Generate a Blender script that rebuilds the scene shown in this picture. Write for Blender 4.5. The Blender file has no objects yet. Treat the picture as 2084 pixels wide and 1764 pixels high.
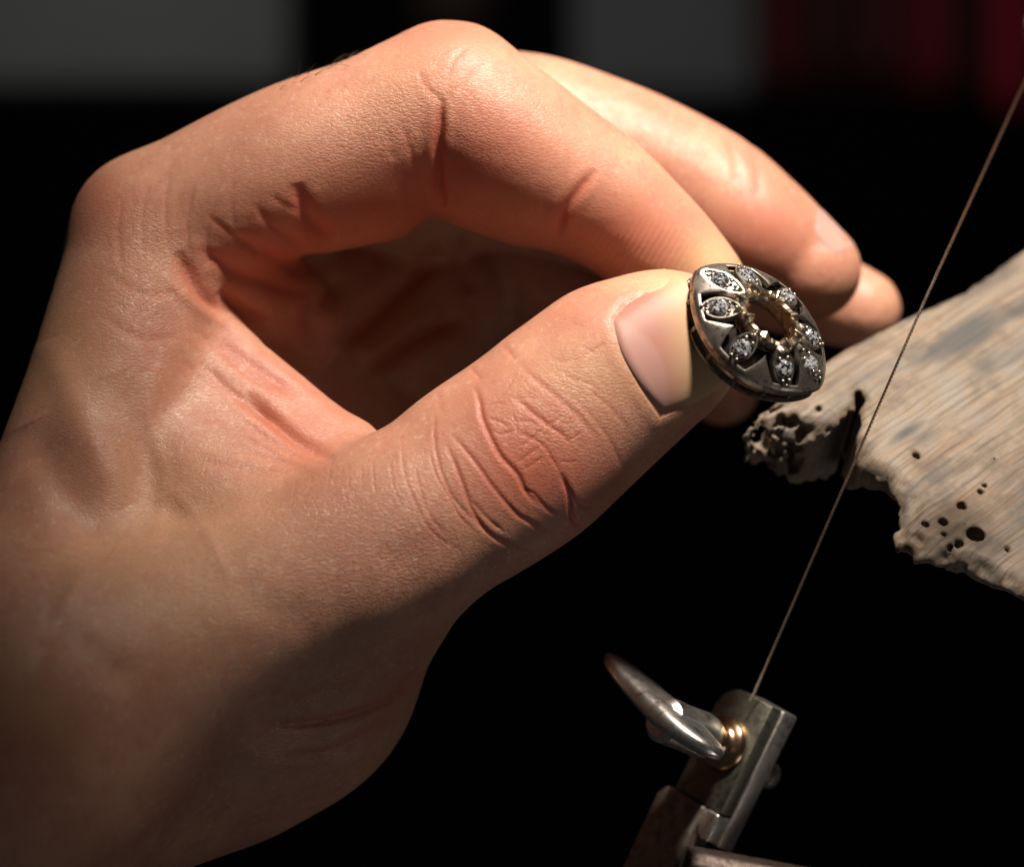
import bpy, bmesh, math, random, time
import numpy as np
from mathutils import Vector, Matrix, noise as mnoise
T0 = time.time()
sc = bpy.context.scene
C = sc.collection
S = 0.01                      # everything below is measured in centimetres
CAM_D = 30.0                  # camera distance in cm
PX = 193.0

# ------------------------------------------------------------------ camera, world, key lamp and added fills, exposure
cam_d = bpy.data.cameras.new('camera'); cam = bpy.data.objects.new('camera', cam_d); C.objects.link(cam)
cam.location = (0, -CAM_D*S, 0); cam.rotation_euler = (math.radians(90), 0, 0)
cam_d.lens = 100; cam_d.sensor_width = 36; cam_d.clip_start = 0.01; cam_d.clip_end = 20
cam_d.dof.use_dof = True; cam_d.dof.focus_distance = (CAM_D-0.75)*S; cam_d.dof.aperture_fstop = 13.5
cam_d.dof.aperture_blades = 0
sc.camera = cam
sc.render.resolution_x, sc.render.resolution_y = 1024, 866
W = bpy.data.worlds.new('World'); sc.world = W; W.use_nodes = True
W.node_tree.nodes['Background'].inputs[0].default_value = (0.57, 0.55, 0.54, 1)
W.node_tree.nodes['Background'].inputs[1].default_value = 0.028
def spot(name, loc, target, energy, radius, col, cone, blend=1.0):
    d = bpy.data.lights.new(name, 'SPOT'); d.energy = energy; d.shadow_soft_size = radius*S; d.color = col
    d.spot_size = math.radians(cone); d.spot_blend = blend
    o = bpy.data.objects.new(name, d); C.objects.link(o); o.location = Vector(loc)*S
    o.rotation_euler = (Vector(target)-Vector(loc)).to_track_quat('-Z', 'Y').to_euler(); return o
spot('key_lamp', (9.0, -15.2, 31.5), (2.4, 2.0, 3.9), 14.8, 2.5, (1.0, 0.88, 0.76), 27.5, .8)
spot('bench_bounce_fill', (16, -10, -20), (0, 0, 0), .15, 5.0, (1.0, 0.92, 0.86), 60)  # weak added fill, stands in for light bounced off the bench
spot('background_fill', (-10, 5, 70), (0, 90, 16), 3.3, 12, (1, .97, .95), 70)  # added fill aimed at the background alone, to brighten it
sc.view_settings.view_transform = 'Standard'; sc.view_settings.look = 'None'
sc.view_settings.exposure = 0; sc.view_settings.gamma = 1
sc.render.engine = 'CYCLES'; sc.cycles.use_denoising = True; sc.cycles.max_bounces = 8
sc.cycles.sample_clamp_indirect = 4

# ------------------------------------------------------------------ helpers
def P(u, v, y):
    """a point seen at (u, v) of a 2084x1764 picture, y cm beyond the focus plane -> world cm"""
    s = (CAM_D+y)/CAM_D/PX
    return np.array(((u-1042)*s, y, -(v-882)*s))
def proj(co):
    s = PX*CAM_D/(CAM_D+co[:, 1])
    return co[:, 0]*s+1042, 882-co[:, 2]*s
def smin(a, b, k):
    h = np.maximum(k-np.abs(a-b), 0)/k
    return np.minimum(a, b)-h*h*k*0.25
class Field:
    def __init__(s, lo, hi, h):
        s.lo = np.array(lo, float); s.h = h
        s.n = np.ceil((np.array(hi)-s.lo)/h).astype(int)+1
        s.ax = [(s.lo[i]+h*np.arange(s.n[i])).astype(np.float32) for i in range(3)]
    def new(s, val=1.0): return np.full(s.n, val, np.float32)
    def sl(s, lo, hi):
        a = np.clip(np.floor((np.array(lo)-s.lo)/s.h).astype(int), 0, s.n-1)
        b = np.clip(np.ceil((np.array(hi)-s.lo)/s.h).astype(int)+1, 1, s.n)
        sl = tuple(slice(a[i], max(b[i], a[i]+1)) for i in range(3))
        return sl, s.ax[0][sl[0]][:, None, None], s.ax[1][sl[1]][None, :, None], s.ax[2][sl[2]][None, None, :]
    def cone(s, A, a, b, ra, rb, k=0.0, flat=None, f=1.0, m=0.7):
        a = np.asarray(a, float); b = np.asarray(b, float); r = max(ra, rb)+m
        sl, X, Y, Z = s.sl(np.minimum(a, b)-r, np.maximum(a, b)+r)
        if 0 in A[sl].shape: return
        X = X-np.float32(a[0]); Y = Y-np.float32(a[1]); Z = Z-np.float32(a[2])
        d = (b-a).astype(np.float32)
        t = np.clip((X*d[0]+Y*d[1]+Z*d[2])/max(float(d@d), 1e-9), 0, 1)
        X = X-t*d[0]; Y = Y-t*d[1]; Z = Z-t*d[2]
        q = X*X+Y*Y+Z*Z
        if flat is not None:
            n = np.asarray(flat, float); n = n/np.linalg.norm(n)
            w = X*n[0]+Y*n[1]+Z*n[2]
            q = q+w*w*(1/f**2-1)
        D = np.sqrt(q)-(ra+(rb-ra)*t)
        if flat is not None: D = D*min(1.0, (1+f)/2)
        A[sl] = smin(A[sl], D, k) if k > 0 else np.minimum(A[sl], D)
    def tube(s, A, pts, k=0.0, n=6, flat=None, f=1.0):
        """pts: (xyz, r) joined by a Catmull-Rom curve"""
        P4 = np.array([list(p)+[r] for p, r in pts], float)
        P4 = np.vstack([2*P4[0]-P4[1], P4, 2*P4[-1]-P4[-2]])
        out = []
        for i in range(1, len(P4)-2):
            p0, p1, p2, p3 = P4[i-1:i+3]
            for j in range(n):
                t = j/n
                out.append(0.5*(2*p1+(p2-p0)*t+(2*p0-5*p1+4*p2-p3)*t*t+(3*p1-p0-3*p2+p3)*t**3))
        out.append(P4[-2])
        T = s.new()
        for q0, q1 in zip(out[:-1], out[1:]): s.cone(T, q0[:3], q1[:3], q0[3], q1[3], flat=flat, f=f)
        if k > 0: A[...] = smin(A, T, k)
        else: np.minimum(A, T, out=A)
        return out
    def tri(s, A, a, b, c, k=0.2, n=7):
        a, b, c = [np.array(list(p)+[r]) for p, r in (a, b, c)]
        for i in range(n+1):
            p = a+(c-a)*i/n; q = b+(c-b)*i/n
            s.cone(A, p[:3], q[:3], p[3], q[3], k=k)
    @staticmethod
    def blur(A, r):
        for ax in range(3):
            c = np.cumsum(np.concatenate([np.repeat(np.take(A, [0], ax), r+1, ax), A, np.repeat(np.take(A, [-1], ax), r, ax)], ax), ax, dtype=np.float64)
            n = A.shape[ax]; hi = np.take(c, np.arange(2*r+1, 2*r+1+n), ax); lo = np.take(c, np.arange(n), ax)
            A = ((hi-lo)/(2*r+1)).astype(np.float32)
        return A
    def sample(s, A, co):
        i = np.clip(np.rint((co-s.lo)/s.h).astype(int), 0, s.n-1)
        return A[i[:, 0], i[:, 1], i[:, 2]]
    def mesh(s, A):
        """surface nets -> verts, quads"""
        ins = A < 0
        c = np.zeros(np.array(A.shape)-1, np.int8)
        for dx in (0, 1):
            for dy in (0, 1):
                for dz in (0, 1):
                    c += ins[dx:dx+c.shape[0], dy:dy+c.shape[1], dz:dz+c.shape[2]]
        cells = np.argwhere((c > 0) & (c < 8))
        idx = np.full(c.shape, -1, np.int32); idx[tuple(cells.T)] = np.arange(len(cells))
        acc = np.zeros((len(cells), 3)); cnt = np.zeros(len(cells))
        corners = [(x, y, z) for x in (0, 1) for y in (0, 1) for z in (0, 1)]
        for p in corners:
            for ax in range(3):
                if p[ax]: continue
                q = list(p); q[ax] = 1
                va = A[cells[:, 0]+p[0], cells[:, 1]+p[1], cells[:, 2]+p[2]].astype(float)
                vb = A[cells[:, 0]+q[0], cells[:, 1]+q[1], cells[:, 2]+q[2]].astype(float)
                m = (va < 0) != (vb < 0)
                t = np.where(m, va/np.where(m, va-vb, 1), 0)
                pos = np.array(p, float)[None]+np.zeros((len(cells), 3)); pos[:, ax] += t
                acc[m] += pos[m]; cnt[m] += 1
        verts = s.lo+s.h*(cells+acc/cnt[:, None])
        quads = []
        for ax in range(3):
            u, w = (ax+1) % 3, (ax+2) % 3
            a = [slice(None)]*3; b = [slice(None)]*3
            a[ax] = slice(0, -1); b[ax] = slice(1, None)
            e = ins[tuple(a)] != ins[tuple(b)]
            E = np.argwhere(e)
            E = E[(E[:, u] > 0) & (E[:, w] > 0) & (E[:, u] < A.shape[u]-1) & (E[:, w] < A.shape[w]-1)]
            flip = ins[tuple(E.T)]
            def ci(du, dw):
                q = E.copy(); q[:, u] += du; q[:, w] += dw
                return idx[tuple(q.T)]
            Q = np.stack([ci(-1, -1), ci(0, -1), ci(0, 0), ci(-1, 0)], 1)
            Q[~flip] = Q[~flip][:, ::-1]
            quads.append(Q)
        Q = np.vstack(quads)
        return verts, Q
def quad_mesh(name, verts, quads):
    me = bpy.data.meshes.new(name)
    me.vertices.add(len(verts)); me.vertices.foreach_set('co', np.asarray(verts, np.float32).ravel())
    n = len(quads)
    me.loops.add(n*4); me.loops.foreach_set('vertex_index', np.asarray(quads, np.int32).ravel())
    me.polygons.add(n)
    me.polygons.foreach_set('loop_start', np.arange(n, dtype=np.int32)*4)
    me.update(calc_edges=True)
    return me
def coords(me):
    a = np.empty(len(me.vertices)*3, np.float32); me.vertices.foreach_get('co', a); return a.reshape(-1, 3).astype(np.float64)
def normals(me):
    a = np.empty(len(me.vertices)*3, np.float32); me.vertex_normals.foreach_get('vector', a); return a.reshape(-1, 3).astype(np.float64)
def subdivide(me, levels):
    o = bpy.data.objects.new('tmp', me); C.objects.link(o)
    m = o.modifiers.new('s', 'SUBSURF'); m.levels = levels; m.render_levels = levels
    dg = bpy.context.evaluated_depsgraph_get()
    out = bpy.data.meshes.new_from_object(o.evaluated_get(dg))
    bpy.data.objects.remove(o); return out
def smooth(me): me.polygons.foreach_set('use_smooth', np.ones(len(me.polygons), bool))
def obj(name, me, mat=None, parent=None, label=None, cat=None, group=None, kind=None):
    """me in cm -> linked object in metres"""
    if mat is not None: me.materials.clear(); me.materials.append(mat)
    o = bpy.data.objects.new(name, me); C.objects.link(o)
    if parent is not None: o.parent = parent
    return tag(o, label, cat, group, kind)
def tag(o, label=None, cat=None, group=None, kind=None):
    for k, v in (('label', label), ('category', cat), ('group', group), ('kind', kind)):
        if v: o[k] = v
    return o
def scale_cm(me): me.transform(Matrix.Scale(S, 4))
def empty(name, loc, label, cat, group=None):
    o = bpy.data.objects.new(name, None); C.objects.link(o); o.location = Vector(loc)*S; o.empty_display_size = 0.005
    return tag(o, label, cat, group)

# ------------------------------------------------------------------ node helper
def mat(name):
    m = bpy.data.materials.new(name); m.use_nodes = True
    nt = m.node_tree; b = nt.nodes['Principled BSDF']
    return m, nt, b
def nd(nt, typ, **kw):
    n = nt.nodes.new(typ)
    for k, v in kw.items():
        if k.startswith('i_'): n.inputs[k[2:].replace('_', ' ')].default_value = v
        else: setattr(n, k, v)
    return n

# ------------------------------------------------------------------ hand
def build_hand_field(h):
    F = Field((-6.4, -5.8, -6.2), (4.6, 7.0, 5.0), h)
    G = {}
    palm = F.new()
    iM = P(330, 490, .7); mM = P(430, 430, 2.3); rM = P(480, 520, 3.8); pM = P(540, 640, 5.0)
    # metacarpals, back of the hand and wrist
    F.tube(palm, [(P(300, 470, .7), .80), (P(275, 660, .45), .95), (P(225, 850, .15), 1.0), (P(150, 1110, -.2), 1.15), (P(70, 1330, -.5), 1.5), (P(-60, 1500, -.9), 1.9)])
    F.tube(palm, [(mM, .85), (P(330, 800, 1.9), .95), (P(220, 1150, 1.5), 1.3), (P(60, 1420, .6), 1.6), (P(-300, 1600, -.8), 1.9)], k=.4)
    F.tube(palm, [(rM, .8), (P(430, 860, 3.2), .9), (P(330, 1200, 2.6), 1.2), (P(150, 1500, 1.2), 1.4)], k=.4)
    F.tube(palm, [(pM, .7), (P(520, 900, 4.2), .85), (P(420, 1250, 3.3), 1.2), (P(220, 1560, 1.6), 1.3)], k=.4)
    F.cone(palm, iM, mM, .8, .75, k=.3); F.cone(palm, mM, rM, .75, .7, k=.3); F.cone(palm, rM, pM, .7, .65, k=.3)
    # forearm, running off to the left and towards the camera
    F.tube(palm, [(P(330, 1370, -.3), 1.35), (P(100, 1450, -.8), 1.85), (P(-180, 1570, -1.6), 2.2), (P(-420, 1680, -2.4), 2.3)], k=.45)
    # thumb metacarpal and the ball of the thumb
    F.tube(palm, [(P(170, 1400, -1.5), 1.0), (P(350, 1310, -1.25), 1.0), (P(530, 1215, -1.0), .95), (P(700, 1140, -.75), .98), (P(800, 1085, -.65), .95)], k=.5)
    F.cone(palm, P(455, 1345, .15), P(515, 1325, .2), 1.84, 1.82, k=.7, flat=(0, 1, 0), f=.8)
    F.cone(palm, P(250, 1450, .2), P(340, 1400, .3), 1.72, 1.75, k=.5, flat=(0, 1, 0), f=.8)
    F.cone(palm, P(640, 1240, -.15), P(760, 1185, -.25), .95, .78, k=.6)
    # flank of the index base and hollow of the palm behind the web
    F.cone(palm, P(460, 560, 1.05), P(602, 662, 1.68), .72, .60, k=.2)
    F.tri(palm, (P(480, 600, 2.6), .8), (P(900, 600, 4.6), .8), (P(720, 930, 3.7), .9), k=.2)
    palm = F.blur(palm, 2)
    # web of skin between thumb and index finger
    F.tri(palm, (P(392, 672, .5), .36), (P(722, 908, -.05), .22), (P(330, 940, .2), .80), k=.2)
    F.tri(palm, (P(722, 908, -.05), .22), (P(330, 940, .2), .80), (P(560, 1130, -.55), .75), k=.25)
    G['palm'] = palm.copy()
    # index finger
    ix = F.new()
    F.tube(ix, [(P(310, 475, .7), .82), (P(440, 415, .65), .88), (P(600, 340, .6), .90), (P(760, 280, .58), .88), (P(905, 225, .55), .90), (P(985, 262, .5), .87), (P(1090, 330, .55), .82), (P(1195, 390, .6), .73), (P(1245, 424, .62), .67)], n=6)
    F.tube(ix, [(P(1195, 390, .6), .71), (P(1255, 430, .62), .67), (P(1342, 506, .65), .62), (P(1420, 570, .65), .50), (P(1455, 600, .65), .40)], k=.08)
    F.cone(ix, P(695, 392, .62), P(770, 384, .62), .60, .58, k=.25)      # pad of the first joint
    F.cone(ix, P(990, 350, .6), P(1060, 385, .6), .66, .58, k=.25)
    F.cone(ix, P(900, 125, .6), P(940, 128, .6), .36, .36, k=.3)      # knuckle
    G['index'] = ix.copy()
    # middle finger
    md = F.new()
    F.tube(md, [(mM, .82), (P(700, 345, 2.3), .85), (P(1000, 268, 2.2), .90), (P(1210, 308, 2.15), .86), (P(1420, 390, 2.1), .77), (P(1530, 468, 2.0), .72), (P(1610, 525, 2.1), .62), (P(1652, 550, 2.0), .56)])
    G['middle'] = md.copy()
    rg = F.new()
    F.tube(rg, [(rM, .75), (P(750, 430, 3.75), .80), (P(1010, 370, 3.7), .82), (P(1300, 450, 3.6), .72), (P(1520, 545, 3.7), .64), (P(1680, 605, 3.3), .54), (P(1752, 630, 3.1), .47)])
    G['ring'] = rg.copy()
    pk = F.new()
    F.tube(pk, [(pM, .65), (P(800, 560, 5.0), .68), (P(1040, 520, 4.9), .66), (P(1230, 640, 4.7), .55), (P(1370, 730, 4.5), .50), (P(1470, 790, 4.1), .45)])
    F.cone(pk, P(1000, 590, 5.4), P(1230, 720, 5.2), .66, .6, k=.15)
    G['pinky'] = pk.copy()
    # thumb
    th = F.new()
    F.tube(th, [(P(700, 1140, -.75), .97), (P(880, 1040, -.65), .99), (P(985, 970, -.55), 1.04), (P(1070, 912, -.5), 1.04), (P(1160, 835, -.45), .99), (P(1240, 765, -.42), .95)], flat=(0.1, 1, 0.06), f=.86)
    F.tube(th, [(P(1160, 835, -.45), .97), (P(1270, 752, -.42), .92), (P(1340, 712, -.4), .84), (P(1385, 690, -.38), .68)], k=.1, flat=(0.12, 1, 0.07), f=.74)
    G['thumb'] = th.copy()
    A = palm
    A = smin(A, ix, .22); A = smin(A, md, .12); A = smin(A, rg, .12); A = smin(A, pk, .12); A = smin(A, th, .25)
    return F, A, G
def rays(F, A, o, n, co):
    """first surface point along -n from co + n*1 cm"""
    t = np.full(len(co), 0.9); 
    for i in range(60):
        p = co+n*t[:, None]
        d = F.sample(A, p)
        t = np.where(d > 0.004, t-np.minimum(np.maximum(d*.6, .006), .2), t)
    return t
def inside_poly(x, y, poly):
    r = np.zeros(len(x), bool); n = len(poly)
    for i in range(n):
        (x0, y0), (x1, y1) = poly[i], poly[i-1]
        c = ((y0 > y) != (y1 > y)) & (x < (x1-x0)*(y-y0)/((y1-y0) if y1 != y0 else 1e-9)+x0)
        r ^= c
    return r
def cr(pts, n=6):
    """Catmull-Rom resample of a 2D polyline"""
    p = np.array(pts, float)
    if len(p) < 3: return np.array([p[0]+(p[1]-p[0])*t for t in np.linspace(0, 1, n)])
    p = np.vstack([2*p[0]-p[1], p, 2*p[-1]-p[-2]]); out = []
    for i in range(1, len(p)-2):
        p0, p1, p2, p3 = p[i-1:i+3]
        for j in range(n):
            t = j/n
            out.append(0.5*(2*p1+(p2-p0)*t+(2*p0-5*p1+4*p2-p3)*t*t+(3*p1-p0-3*p2+p3)*t**3))
    out.append(p[-2]); return np.array(out)

# creases and folds: (points, depth in cm (+ = raised), width in px, lips, parts they lie on)
def z4(X, Y): return (823.7+X*.3269, 494.2+Y*.3269)
def z5(X, Y): return (494.2+X*.3557, 741.3+Y*.3557)
def zf(X, Y): return (247+X*.2802, 329.5+Y*.2802)
def z3(X, Y): return (X*.5, 882.2+Y*.5)
def L(z, *p): return [z(*q) for q in p]
SOFT = []
T_, PA, IX = ('thumb', 'palm'), ('palm', 'index', 'thumb'), ('index', 'palm')
STROKES = [
    # knuckle of the thumb
    (L(z4, (430, 880), (465, 990), (480, 1080), (530, 1200), (600, 1330), (700, 1440), (760, 1560), (850, 1640)), -.026, 5, .5, T_),
    (L(z5, (1100, 250), (1095, 420), (1130, 600), (1200, 760), (1290, 860), (1400, 960)), -.012, 4, .35, T_),
    (L(z5, (1160, 450), (1210, 560), (1270, 720), (1310, 830), (1400, 960), (1560, 1050), (1680, 1090)), -.020, 4.5, .4, T_),
    (L(z5, (1190, 390), (1330, 560), (1430, 700), (1560, 850), (1640, 900), (1800, 1000)), -.017, 4.5, .4, T_),
    (L(z5, (1300, 760), (1350, 830), (1430, 910), (1500, 960)), -.012, 4, .3, T_),
    (L(z5, (905, 400), (915, 560), (930, 640), (965, 740), (1040, 900), (1130, 1000), (1240, 1060)), -.008, 3, .4, T_),
    (L(z5, (980, 570), (1030, 760), (1080, 880), (1170, 980)), -.008, 3, .4, T_),
    (L(z5, (1065, 490), (1110, 640), (1200, 800), (1250, 880), (1330, 960)), -.009, 3, .4, T_),
    (L(z5, (600, 560), (606, 640), (610, 730)), -.005, 2.6, .4, T_), (L(z5, (680, 570), (682, 640), (676, 720)), -.005, 2.6, .4, T_),
    (L(z5, (740, 530), (745, 640), (760, 760)), -.006, 2.6, .4, T_), (L(z5, (840, 540), (855, 660), (900, 800)), -.006, 2.6, .4, T_),
    (L(z5, (500, 590), (490, 680), (480, 740)), -.005, 2.6, .4, T_), (L(z5, (400, 620), (380, 700), (360, 780)), -.005, 3, .4, T_),
    (L(z5, (310, 640), (290, 730), (290, 800)), -.004, 3, .4, T_),
    (L(z4, (680, 960), (800, 1060), (900, 1140), (985, 1200), (1030, 1260)), -.016, 5, .35, T_),
    (L(z4, (715, 770), (850, 880), (980, 990), (1100, 1100), (1200, 1230)), -.011, 6, .3, T_),
    (L(z4, (690, 1180), (760, 1200), (860, 1260), (920, 1350), (980, 1450)), -.009, 4, .35, T_),
    (L(z4, (970, 1430), (1020, 1560), (1035, 1680), (1070, 1740), (1120, 1760)), -.028, 5, .45, T_),
    (L(z4, (1020, 1520), (1070, 1610), (1130, 1645), (1200, 1620)), -.012, 4, .3, T_),
    (L(z4, (720, 1530), (800, 1560), (880, 1650), (960, 1700)), -.010, 4, .3, T_),
    (L(z4, (1040, 960), (1200, 1120), (1290, 1260), (1360, 1420)), -.006, 5, .3, T_),
    (L(z4, (1130, 900), (1300, 1050), (1400, 1180)), -.005, 5, .3, T_),
    (L(z4, (860, 1160), (790, 1220), (720, 1270)), -.008, 3, .3, T_), (L(z4, (840, 1270), (770, 1320), (700, 1370)), -.008, 3, .3, T_),
    (L(z4, (860, 1330), (800, 1380), (740, 1410)), -.008, 3, .3, T_), (L(z4, (990, 1075), (940, 1110), (900, 1130)), -.008, 3, .3, T_),
    (L(z4, (690, 1110), (760, 1110), (830, 1130)), -.007, 3, .3, T_), (L(z4, (670, 1060), (690, 1120), (700, 1190)), -.007, 3, .3, T_),
    (L(z4, (510, 1090), (580, 1110), (650, 1150)), -.008, 3, .3, T_), (L(z4, (540, 1170), (600, 1190), (690, 1170)), -.007, 3, .3, T_),
    (L(z4, (1100, 1180), (1060, 1210), (1020, 1230)), -.006, 3, .3, T_), (L(z4, (880, 1160), (885, 1210), (880, 1270)), -.006, 3, .3, T_),
    (L(z4, (945, 1360), (1010, 1365), (1080, 1358)), -.005, 3, .3, T_), (L(z4, (550, 1000), (620, 930), (700, 810)), -.005, 3, .3, T_),
    (L(z4, (510, 1020), (580, 1000), (640, 1010)), -.005, 3, .3, T_), (L(z4, (760, 960), (800, 930), (850, 900)), -.005, 3, .3, T_),
    (L(z4, (690, 970), (760, 965), (830, 970)), -.005, 3, .3, T_), (L(z4, (1130, 710), (1180, 670), (1250, 620)), -.008, 4, .3, T_),
    (L(z4, (1090, 640), (1140, 660), (1180, 690)), -.004, 3, .3, T_), (L(z4, (900, 720), (1000, 740), (1100, 720)), -.004, 4, .3, T_),
    (L(z4, (980, 800), (1050, 850), (1150, 880), (1250, 960)), -.004, 4, .3, T_),
    # edge of the thumb, small steps in its outline
    (L(z4, (400, 775), (430, 800), (470, 860)), -.010, 6, .4, T_), (L(z4, (600, 635), (640, 670), (690, 740)), -.008, 6, .4, T_),
    (L(z4, (190, 930), (215, 980), (215, 1060)), -.008, 6, .4, T_),
    # lower fold of the thumb ball
    (L(z3, (1730, 930), (1600, 1070), (1450, 1140), (1250, 1180), (1100, 1185)), -.035, 9, .3, PA),
    (L(z3, (1690, 1080), (1520, 1200), (1350, 1290), (1150, 1320)), -.025, 10, .3, PA),
    (L(z3, (1500, 1000), (1300, 1060), (1100, 1080)), -.012, 10, .3, PA),
    # index finger: bends and folds at its base
    ([(899, 200), (896, 250), (890, 310), (893, 370), (903, 420)], -.060, 8, .5, IX),
    ([(1213, 345), (1175, 392), (1147, 435), (1133, 485)], -.035, 9, .5, IX),
    ([(905, 210), (870, 180), (850, 140)], -.010, 7, .3, IX), ([(930, 190), (960, 150), (1000, 128)], -.010, 6, .3, IX),
    ([(905, 170), (925, 120), (960, 90)], -.008, 6, .3, IX), ([(820, 250), (835, 310), (850, 370)], -.008, 7, .3, IX), ([(790, 260), (800, 330)], -.006, 7, .3, IX),
    (L(zf, (1280, 150), (1300, 260), (1340, 370), (1420, 470), (1560, 560)), -.085, 11, .45, IX),
    (L(zf, (820, 530), (1000, 640), (1250, 770), (1420, 810)), -.060, 11, .5, IX),
    (L(zf, (600, 370), (760, 500), (900, 590), (1010, 650)), -.018, 6, .4, IX),
    (L(zf, (960, 300), (1060, 430), (1170, 520), (1350, 640)), -.025, 7, .4, IX),
    (L(zf, (1080, 250), (1180, 310), (1300, 370)), -.014, 6, .4, IX),
    (L(zf, (560, 620), (680, 700), (830, 800), (1060, 880), (1250, 940), (1400, 950)), -.055, 10, .5, IX),
    (L(zf, (410, 650), (500, 830), (620, 1000), (780, 1120)), -.070, 12, .4, PA),
    (L(zf, (700, 930), (850, 1060), (960, 1130), (1080, 1180)), -.070, 13, .4, PA),
    (L(zf, (1250, 510), (1400, 600), (1560, 720)), .035, 14, 0, IX), (L(zf, (630, 730), (720, 830), (810, 920)), .045, 14, 0, IX),
    (L(zf, (880, 850), (1040, 970), (1180, 1140)), .045, 16, 0, IX), (L(zf, (450, 560), (600, 620), (760, 650)), .02, 12, 0, IX),
    # web
    (L(zf, (250, 760), (400, 930), (600, 1100), (860, 1230), (1040, 1330)), .025, 12, 0, PA),
    (L(zf, (640, 1240), (860, 1420), (1080, 1570), (1300, 1700)), -.035, 13, .4, PA),
    (L(zf, (480, 1180), (700, 1360), (880, 1520), (1100, 1680)), -.012, 8, .4, PA),
    (L(zf, (560, 1450), (760, 1640), (960, 1790), (1180, 1900)), -.022, 9, .4, PA),
    (L(zf, (400, 1400), (600, 1600), (800, 1760)), -.008, 7, .4, PA), (L(zf, (760, 1400), (960, 1570), (1100, 1640)), -.010, 7, .4, PA),
    (L(z5, (0, 170), (180, 330), (330, 450), (530, 545)), -.065, 13, .4, PA),
    (L(z5, (0, 330), (130, 420), (300, 520), (470, 575)), -.018, 8, .4, PA), (L(z5, (0, 480), (160, 540), (340, 585)), -.014, 7, .4, PA),
    (L(z5, (0, 600), (160, 610), (360, 600)), -.010, 7, .4, PA), (L(z5, (0, 400), (100, 470), (220, 530)), -.010, 6, .4, PA),
    (L(z5, (-250, 560), (-60, 590), (120, 640)), -.012, 10, .4, PA),
    # folds deep in the palm
    ([(905, 505), (787, 622), (690, 705)], -.16, 20, .3, ('palm', 'pinky', 'ring')), ([(890, 622), (813, 687), (735, 740)], .10, 20, 0, ('palm', 'pinky', 'ring')),
    ([(950, 645), (864, 676), (750, 755)], -.16, 18, .3, ('palm', 'pinky', 'ring')), ([(700, 560), (640, 640), (640, 720)], -.10, 22, 0, ('palm', 'ring')),
    ([(930, 470), (940, 540), (960, 600)], -.14, 16, 0, ('palm', 'pinky', 'ring', 'middle')), ([(800, 760), (830, 800), (850, 830)], -.10, 22, 0, ('palm', 'pinky')),
    ([(1475, 268), (1495, 320), (1500, 380)], -.014, 9, .3, ('middle',)), ([(1515, 285), (1540, 340), (1545, 400)], -.014, 9, .3, ('middle',)), ([(1350, 330), (1345, 400), (1370, 470)], -.012, 12, .3, ('middle',)),
    # fine lines and veins of the back of the hand
    ([(300, 370), (288, 450), (292, 540)], -.006, 6, .3, PA), ([(345, 345), (336, 430), (345, 520)], -.007, 6, .3, PA), ([(395, 370), (380, 460), (392, 550)], -.007, 6, .3, PA),
    ([(440, 400), (420, 480), (430, 560)], -.006, 6, .3, PA), ([(250, 400), (240, 470), (250, 560)], -.006, 6, .3, PA), ([(480, 340), (470, 410), (480, 480)], -.005, 6, .3, IX),
    ([(345, 690), (305, 840), (335, 980), (300, 1130)], .022, 17, 0, ('palm',)), ([(335, 980), (420, 1080), (470, 1190)], .016, 15, 0, ('palm',)), ([(180, 1150), (120, 1260), (60, 1400)], .03, 22, 0, ('palm',)),
    ([(215, 560), (300, 600), (380, 590)], -.008, 9, .3, ('palm',)), ([(200, 640), (290, 690), (380, 680)], -.007, 9, .3, ('palm',)),
    # tendon and hollows of the back of the hand and the wrist
    ([(105, 690), (150, 820), (215, 950), (255, 1030)], .05, 36, 0, ('palm',)),
    ([(60, 860), (110, 960), (180, 1060), (240, 1110)], -.09, 46, 0, ('palm',)),
    ([(230, 760), (290, 900), (330, 1010)], -.05, 42, 0, ('palm',)),
    ([(470, 1180), (560, 1245), (650, 1262)], -.025, 40, 0, PA), ([(760, 1150), (850, 1120), (930, 1090)], -.03, 40, 0, T_),
    ([(60, 1240), (180, 1330), (280, 1400)], -.05, 40, 0, ('palm',)),
]
NAIL_OUT = [(1243, 648), (1270, 612), (1310, 596), (1370, 600), (1430, 612), (1480, 650), (1480, 740), (1445, 788), (1400, 824), (1342, 853), (1300, 790), (1262, 720)]

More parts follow.
